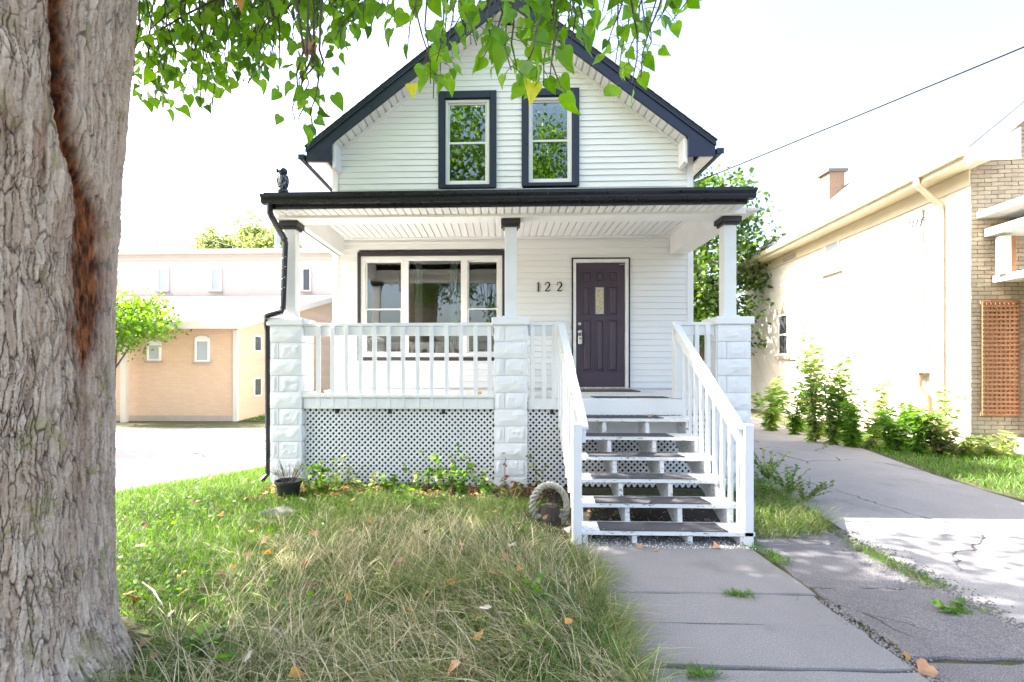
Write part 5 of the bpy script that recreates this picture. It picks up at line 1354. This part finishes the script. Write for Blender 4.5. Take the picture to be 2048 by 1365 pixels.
# ------------------------------------------------------------------ weeds and plants
def weed(name, label, loc, h, stems, leaf, cols, shape=(SIMPLE_V, SIMPLE_F), spread=.12, per=12, group=None, cat='plant', stem_mat='branch', top=False):
    b = Vector(loc); t = thing(name, b, label, cat, group); m = MB(); pos = []
    for s_ in range(stems):
        a = random.uniform(0, 6.28); L = h*random.uniform(.6, 1.05); sp = random.uniform(.2, 1)*spread
        path = [b + Vector((math.cos(a)*sp*(u*.8+u*u*.5)+random.uniform(-.01, .01), math.sin(a)*sp*(u*.8+u*u*.5), L*u - .02)) for u in (0, .25, .5, .75, 1)]
        m.tube(path, [.0038*max(.6, h), .0033*max(.6, h), .0028*max(.6, h), .002, .001], 5)
        for q in range(per):
            u = random.uniform(.04, 1.0); i_ = min(3, int(u*4)); p = path[i_].lerp(path[i_+1], u*4-i_); aa = random.uniform(0, 6.28)
            pos.append((*p, math.cos(aa), math.sin(aa), random.uniform(-.5, .5)))
    m.build('stem', M[stem_mat], t)
    pos = np.array(pos); nrm = rdir(len(pos), .2, 1)
    V, Fc = scatter(shape[0], shape[1], pos[:, :3], frames(pos[:, 3:], nrm), rng.uniform(leaf*.6, leaf*1.25, len(pos)))
    tag(npmesh('leaves', V, Fc, M['leaf_attr'], t, attrs={'tint': tint(len(pos), len(shape[0]), cols)}, w=tuple(b)), kind='stuff')
    return t
HV = (HEART[1][0], HEART[1][1])
SHP = {'heart': None}
def quadtri(sh): return sh
WC = [(.09, .19, .025), (.12, .24, .03), (.16, .27, .05), (.07, .15, .02)]
PALE = [(.26, .32, .10), (.33, .36, .14), (.18, .26, .07), (.22, .24, .09)]
def gl(px, py, z=.12): return ground_at(px, py, z)
front = [(622, 990, .30, 5, .06, PALE+WC, 'pale weed beside the black pot'), (740, 990, .28, 6, .05, PALE, 'pale dry weed left of the small vine'), (835, 985, .34, 5, .055, PALE+WC, 'yellowish weed left of the tall dark vine'), (905, 980, .55, 4, .05, WC, 'thin green vine behind the bushy weeds'), (1000, 990, .22, 6, .05, PALE, 'low pale weeds in front of the middle pier'), (640, 985, .42, 6, .075, WC, 'leafy green weed at the left end of the lattice'),
         (668, 992, .50, 5, .06, WC+PALE, 'tall thin weed climbing the left lattice'),
         (700, 978, .36, 4, .05, PALE, 'pale spindly weed right of the leafy left weed'),
         (775, 985, .30, 3, .085, WC, 'small vine with heart leaves at mid lattice'),
         (808, 992, .22, 4, .06, WC, 'low green weed below the mid lattice'),
         (868, 985, .62, 3, .07, WC, 'tall dark vine stem on the right half of the lattice'),
         (890, 990, .40, 7, .065, PALE+WC, 'pale yellow-green bushy weed in front of the lattice'),
         (925, 992, .42, 7, .07, WC, 'broad green bushy weed left of the middle pier'),
         (955, 985, .50, 5, .05, PALE, 'pale seedy weed beside the middle pier'),
         (975, 995, .25, 5, .06, WC, 'low green weed at the foot of the middle pier'),
         (1082, 985, .62, 2, .05, PALE, 'thin green weed standing behind the ring planter'),
         (1045, 1000, .24, 6, .06, [(.20, .09, .04), (.16, .20, .05)], 'reddish low weed left of the ring planter')]
for (px, py, h_, st_, lf, cl, lb) in front:
    p = gl(px, py, .11); p.y = min(p.y, 5.93); weed('weed', lb, p, h_, st_, lf, cl, spread=.17, per=13, group='weeds along the lattice')
t_ = weed('red_weed', 'dried reddish weed stalk in front of the middle pier', gl(1007, 978, .12), .75, 1, .05, [(.34, .10, .08), (.26, .09, .06)], per=16, spread=.16)
lawnw = [(905, 1120, .26, 5, .05, WC, 'green weed in the middle of the dry grass'), (1075, 1215, .20, 5, .06, WC, 'bright green broadleaf weed near the walk in the grass'),
         (980, 1130, .34, 6, .03, [(.07, .16, .05), (.09, .19, .07)], 'blue-green feathery weed in the long grass'), (1020, 1150, .30, 6, .03, [(.07, .16, .05), (.09, .19, .07)], 'second feathery blue-green weed nearer the walk'),
         (420, 1310, .16, 5, .07, WC, 'low green plantain weed by the tree'), (505, 1330, .14, 5, .07, WC, 'low broadleaf weed right of the tree base'), (1050, 1100, .28, 6, .05, WC, 'light green weed in front of the ring planter')]
for (px, py, h_, st_, lf, cl, lb) in lawnw:
    weed('lawn_weed', lb, gl(px, py, .10), h_, st_, lf, cl, spread=.12, per=10, group='weeds in the front lawn')
rightw = [(1535, 960, .55, 9, .06, WC+PALE, 'leafy weed clump just right of the stair post'), (1575, 985, .45, 9, .05, WC, 'bushy green weed beside the driveway edge'), (1610, 1000, .35, 8, .045, OLV, 'low olive weed at the driveway edge'),
          (1520, 1000, .40, 6, .05, WC, 'green weed at the foot of the right stair post'), (1440, 985, .35, 3, .11, [(.22, .36, .05)], 'bright yellow-green leafy sprig behind the right stair rail')]
for (px, py, h_, st_, lf, cl, lb) in rightw:
    weed('side_weed', lb, gl(px, py, .02), h_*.8, st_*2, lf*.75, cl, spread=.26, per=26, group='weeds right of the stairs')
weed('crack_weed', 'rosette weed growing in the near driveway seam', ground_at(1905, 1225, .01), .10, 7, .06, WC, spread=.12, per=6)
tall = [(1540, 860, 1.30, 7, .15, 'tall yellowing weed with long leaves at the end of the driveway', PALE+WC), (1590, 870, .95, 9, .13, 'low leafy bush beside the tall yellowing weed', WC), (1630, 885, 2.15, 10, .14, 'tallest goldenrod against the sunlit brick wall', PALE+WC),
        (1665, 890, 1.75, 10, .14, 'tall goldenrod right of the tallest one', WC+PALE), (1705, 895, 1.25, 10, .13, 'leafy green bush under the side windows', WC), (1745, 895, 1.35, 6, .12, 'slender weed before the blank sunlit wall', PALE),
        (1790, 905, .85, 12, .12, 'dense low green bush at the verge', WC), (1830, 910, .95, 10, .12, 'rounded green shrub left of the meter', WC), (1865, 905, 1.30, 5, .12, 'thin tall weed left of the gas meter', PALE),
        (1885, 915, .80, 10, .10, 'brownish green shrub under the meter', [(.16, .15, .06), (.10, .15, .03)]), (1925, 915, .50, 8, .09, 'low weed at the brick house corner', OLV), (1990, 915, .45, 8, .09, 'low pale plants before the trellis', PALE)]
for (px, py, h_, st_, lf, lb, cl) in tall:
    p = ground_at(px, py, 0.0)
    if px < 1560: p = Vector((at(px, 0, 12.6).x, 12.6, 0))
    weed('tall_weed', lb, p, h_*p.y/9.5 if px > 1560 else h_, st_, lf, cl, (LANCE_V*1.5, LANCE_F), spread=.42, per=70, group='weeds along the brick house')

# ------------------------------------------------------------------ small things
# owl decoy
oc = at(566, 380, YG+.10); oc.z = zr(YG+.10)+.034
owl = thing('owl_statue', oc, 'dark plastic owl decoy standing on the left end of the porch roof', 'statue')
MB().lathe([(.050, 0), (.062, .010), (.060, .03), (.048, .045)], oc, 16, 1.0, .8).build('base', M['owl'], owl, smooth=True)
MB().lathe([(.036, .04), (.052, .075), (.060, .12), (.060, .16), (.050, .19), (.040, .205)], (oc.x+.004, oc.y, oc.z), 18, 1.0, .85).build('body', M['owl'], owl, smooth=True)
hd = MB().lathe([(.034, .204), (.047, .222), (.052, .245), (.047, .268), (.030, .284), (.010, .290)], (oc.x, oc.y, oc.z), 18).build('head', M['owl_dark'], owl, smooth=True)
MB().tube([(oc.x+.012, oc.y, oc.z+.278), (oc.x+.006, oc.y, oc.z+.312)], [.014, .002], 8).build('ear_tuft', M['owl_dark'], hd)
MB().tube([(oc.x-.032, oc.y, oc.z+.272), (oc.x-.046, oc.y, oc.z+.298)], [.014, .002], 8).build('ear_tuft', M['owl_dark'], hd)
m = MB().lathe([(.006, -.010), (.024, -.006), (.030, 0), (.024, .006), (.006, .010)], (0, 0, 0), 16)
m.v = [(oc.x-.062+v[2]*.7, oc.y-.012+v[1], oc.z+.256+v[0]) for v in m.v]; m.build('face_disc', M['owl_dark'], hd, smooth=True)
MB().tube([(oc.x-.052, oc.y-.02, oc.z+.245), (oc.x-.075, oc.y-.03, oc.z+.232)], [.010, .002], 6).build('beak', M['owl_dark'], hd)
for sx in (-1, 1):
    MB().tube([(oc.x+sx*.056, oc.y-.005, oc.z+.19), (oc.x+sx*.064, oc.y, oc.z+.13), (oc.x+sx*.048, oc.y+.01, oc.z+.05)], [.016, .024, .006], 8, flat=.5).build('wing', M['owl'], owl, smooth=True)
    MB().tube([(oc.x+sx*.02, oc.y-.04, oc.z+.052), (oc.x+sx*.022, oc.y-.062, oc.z+.045)], .012, 6).build('foot', M['owl'], owl)
# pot with dead twigs
pc = gl(577, 997, .10); pc.y = min(pc.y, 5.80); pc.z = float(gz(pc.x, pc.y))-.01
pot = thing('plant_pot', pc, 'black plastic pot of dead twigs at the left pier', 'pot')
MB().lathe([(.11, 0), (.135, .17), (.15, .172), (.15, .20), (.138, .20), (.13, .165), (.02, .16)], pc, 20).build('pot', M['pot'], pot, smooth=False)
m = MB()
for q in range(34):
    a = random.uniform(0, 6.28); L = random.uniform(.12, .30); b = pc + Vector((math.cos(a)*.04, math.sin(a)*.04, .16)); s_ = random.uniform(.06, .20)
    e = b+Vector((math.cos(a)*s_, math.sin(a)*s_, L)); mid = b.lerp(e, .5)+Vector((random.uniform(-.03, .03), random.uniform(-.03, .03), .02))
    m.tube([b, mid, e], [.003, .0022, .001], 4); m.tube([mid, mid+Vector((random.uniform(-.07, .07), random.uniform(-.05, .05), random.uniform(.03, .1)))], [.002, .001], 4)
m.build('dead_twigs', M['twig'], pot)
# ring planter on a stump
rc = gl(1099, 1070, .05); rc.y = 4.92; rc.x = at(1099, 0, 4.92).x; rc.z = float(gz(rc.x, rc.y))
rp = thing('ring_planter', rc, 'weathered rope-twist stone ring planter left of the stairs', 'planter')
MB().lathe([(.12, -.02), (.115, .05), (.10, .12), (.09, .17)], rc, 16, 1, .9).build('stump', M['stump'], rp, smooth=False)
zc_ = at(1099, 1012, 4.92).z; rr_x, rr_z = .168, .205
m = MB(); n = 64
for strand in range(3):
    path = []
    for k in range(n):
        th = 2*math.pi*k/n; tw_ = th*9 + strand*2.094; o = .020
        rx, rz = rr_x + o*math.cos(tw_), rr_z + o*math.cos(tw_)
        path.append((rc.x + rx*math.cos(th), rc.y + o*math.sin(tw_), zc_ + rz*math.sin(th)))
    m.tube(path, [.0165+.003*math.sin(k*2.3+strand) for k in range(n)], 7, closed=True)
ring = m.build('rope_ring', M['cast_stone'], rp, smooth=True)
bz = zc_ - .045
m = MB(); m.prism([(rc.x-.145*math.cos(u), bz - .135*math.sin(u)) for u in np.linspace(0, math.pi, 13)], rc.y+.02, rc.y+.05); m.build('bowl_back', M['cast_stone'], rp)
m = MB(); V = []
for k in range(13):
    u = math.pi*k/12
    for (s_, y_) in ((1, .04), (.98, .0), (.84, -.035), (.6, -.06)):
        V.append((rc.x-.145*math.cos(u)*s_, rc.y+y_, bz-.02 - .13*math.sin(u)*(.35+.65*s_)))
m.v = V; m.f = [(k*4+q, k*4+q+1, (k+1)*4+q+1, (k+1)*4+q) for k in range(12) for q in range(3)]; m.build('bowl', M['cast_stone'], rp)
m = MB()
for (a, L) in ((-.05, .22), (.04, .25), (.08, .16), (-.09, .13)):
    m.tube([(rc.x+a*.4, rc.y, bz-.08), (rc.x+a*.8, rc.y-.02, bz+L*.4), (rc.x+a*1.5, rc.y-.03, bz+L)], [.004, .003, .0015], 5)
m.build('dead_stems', M['twig'], rp)
weed('planter_sprout', 'small green sprout growing inside the ring planter', (rc.x-.03, rc.y-.03, bz-.08), .22, 2, .035, WC, spread=.05, per=7)
# field stone
sc_ = gl(560, 1030, .11)
bm_ = bmesh.new(); bmesh.ops.create_icosphere(bm_, subdivisions=3, radius=1)
V = []
for v in bm_.verts:
    n_ = 1+.30*(fbm(np.array([v.co.x*1.7+3]), np.array([v.co.y*1.7+v.co.z*2]), 4, 3)[0]-.45); V.append((sc_.x+v.co.x*.21*n_, sc_.y+v.co.y*.13*n_, sc_.z+.0+v.co.z*.075*n_))
Fc = [tuple(v.index for v in f.verts) for f in bm_.faces]; bm_.free()
tag(mk('field_stone', V, Fc, M['stone'], smooth=True), 'flat dark grey stone in the grass near the left pier', 'stone')
# fallen branch bits
for (a, b, lb) in (((520, 1255), (585, 1290), 'thin grey stick lying in the grass right of the tree'), ((285, 1165), (330, 1218), 'bent pale twig standing in the grass beside the trunk')):
    p, q = gl(*a, .2), gl(*b, .16); mid = p.lerp(q, .5)+Vector((0, 0, .03))
    tag(MB().tube([p, mid, q], [.004, .006, .004], 6).build('twig', M['pale_leaf'], None), lb, 'twig')

# fallen leaves: single curled leaves
def curled(seed, k):
    V, Fc = heart(.25, k, .07, seed); V = V.copy(); V[:, 2] += .18*np.sin(V[:, 0]*5+seed)*.4; V[:, 1] -= .5; return V, Fc
FM = {}
for mt in ('yellow_leaf', 'tan_leaf', 'brown_leaf', 'pale_leaf'):
    for v_ in range(3):
        V, Fc = curled(v_*7+1, (.35, -.45, .6)[v_]); me = bpy.data.meshes.new('fallen_leaf'); me.from_pydata([tuple(v) for v in V], [], [tuple(f) for f in Fc]); me.materials.append(M[mt]); me.polygons.foreach_set('use_smooth', [True]*len(me.polygons)); FM[mt, v_] = me
def fallen(x, y, z, mt, size, label, group):
    o = bpy.data.objects.new('fallen_leaf', FM[mt, random.randint(0, 2)]); link(o, None, (x, y, z))
    o.rotation_euler = (random.uniform(-.5, .5), random.uniform(-.5, .5), random.uniform(0, 6.28)); o.scale = (size*.88, size*.88, size); tag(o, label, 'leaf', group)
kinds = ['yellow_leaf', 'tan_leaf', 'brown_leaf', 'pale_leaf']
word = {'yellow_leaf': 'orange-yellow', 'tan_leaf': 'tan', 'brown_leaf': 'dark brown', 'pale_leaf': 'pale grey'}
def leafplace(x, y):
    if x > -1.8 and y < 4.9:
        a = 'front of' if y < 3.0 else ('middle of' if y < 3.9 else 'far side of')
        b = 'near the walk' if x > -.25 else ('mid lawn' if x > -1.0 else 'toward the tree')
        return 'on ' + a + ' long dry grass ' + b
    if y > 6.0: return 'on green grass at the far lot edge' if x < -3.3 else 'on green grass near the left pier'
    a = 'close to the trunk' if math.hypot(x-TX, y-TY) < 1.15 else ('left of the stone' if x < -2.2 else 'before the stone')
    return 'on green grass ' + a + (', near camera' if y < 3.6 else (', midway' if y < 4.8 else ', near porch'))
def leaflabel(k, size, x, y): return '%s %s fallen leaf %s' % ('large' if size > .066 else 'small', word[kinds[k]], leafplace(x, y))
spots = [(535, 1103, 0), (600, 1100, 1), (515, 1060, 0), (700, 1195, 0), (795, 1160, 1), (730, 1160, 0), (905, 1165, 0), (855, 1190, 0), (820, 1225, 0), (640, 1020, 0), (1040, 1135, 0), (1135, 1240, 0), (970, 1220, 3), (1010, 1225, 3), (905, 1330, 1), (595, 1345, 0), (610, 1130, 2), (620, 1165, 2), (955, 1280, 0), (905, 1170, 0), (360, 1148, 0), (300, 1225, 3), (345, 1228, 3), (270, 1195, 2), (255, 1185, 1), (370, 1180, 1), (460, 1240, 2), (395, 1260, 2), (310, 1315, 1), (335, 1280, 1), (490, 1315, 3), (440, 1295, 3), (290, 1280, 1), (480, 1050, 2), (430, 1055, 1), (290, 1055, 1), (275, 1025, 1), (320, 1040, 2)]
for (px, py, k) in spots:
    long_ = px > 470 and py > 1080; z = (.20 if long_ else .13) + .04*random.random(); p = ground_at(px, py, z)
    s_ = random.uniform(.055, .085); fallen(p.x, p.y, z, kinds[k], s_, leaflabel(k, s_, p.x, p.y), 'fallen leaves on the lawn')
Q = onlawn(260, -4.6, .6, 2.4, 7.2)
for q in Q[:80]:
    k = int(rng.choice(4, p=[.26, .34, .2, .2])); long_ = q[0] > -1.8 and q[1] < 4.9
    fallen(q[0], q[1], q[2]+(random.uniform(.08, .19) if long_ else random.uniform(.05, .09)), kinds[k], *(lambda s_: (s_, leaflabel(k, s_, q[0], q[1])))(random.uniform(.045, .08)), 'fallen leaves on the lawn')
for q in range(34):
    x, y = random.uniform(-2.6, .6), random.uniform(5.55, 6.0); k = random.choice((1, 1, 2, 2, 0)); fallen(x, y, float(gz(x, y))+.025, kinds[k], random.uniform(.05, .075), '%s fallen leaf on the soil below the %s of the lattice' % (word[kinds[k]], 'left end' if x < -1.8 else ('left half' if x < -1.1 else ('right half' if x < -.2 else 'right end'))), 'fallen leaves on the soil bed')
for (px, py, k, pl) in ((1278, 1097, 1, 'leftmost of three'), (1308, 1100, 1, 'middle of three'), (1432, 1096, 1, 'rightmost of three')):
    p = ground_at(px, py, .03); fallen(p.x, p.y, .035, kinds[k], .075, 'tan fallen leaf on the walk before the bottom step, ' + pl, 'fallen leaves on the walk')
p = ground_at(1850, 1342, .03); fallen(p.x, p.y, .03, 'tan_leaf', .11, 'long tan dried leaf on the near driveway seam', 'fallen leaves on the driveway')
p = ground_at(1815, 1315, .03); fallen(p.x, p.y, .03, 'yellow_leaf', .05, 'small yellow leaf beside the long dried leaf', 'fallen leaves on the driveway')
fallen(1.72, 5.80, 1.01, 'tan_leaf', .07, 'tan fallen leaf on the top stair tread', 'fallen leaves on the porch')
fallen(-.25, 6.20, 1.25, 'yellow_leaf', .07, 'yellow fallen leaf on the porch floor by the middle pier', 'fallen leaves on the porch')
fallen(-2.25, 6.25, 1.25, 'tan_leaf', .08, 'tan fallen leaves heap piece by the left pier on the porch', 'fallen leaves on the porch')
fallen(rc.x+.02, rc.y-.07, bz-.02, 'yellow_leaf', .08, 'orange fallen leaf inside the ring planter', 'fallen leaf in the planter')
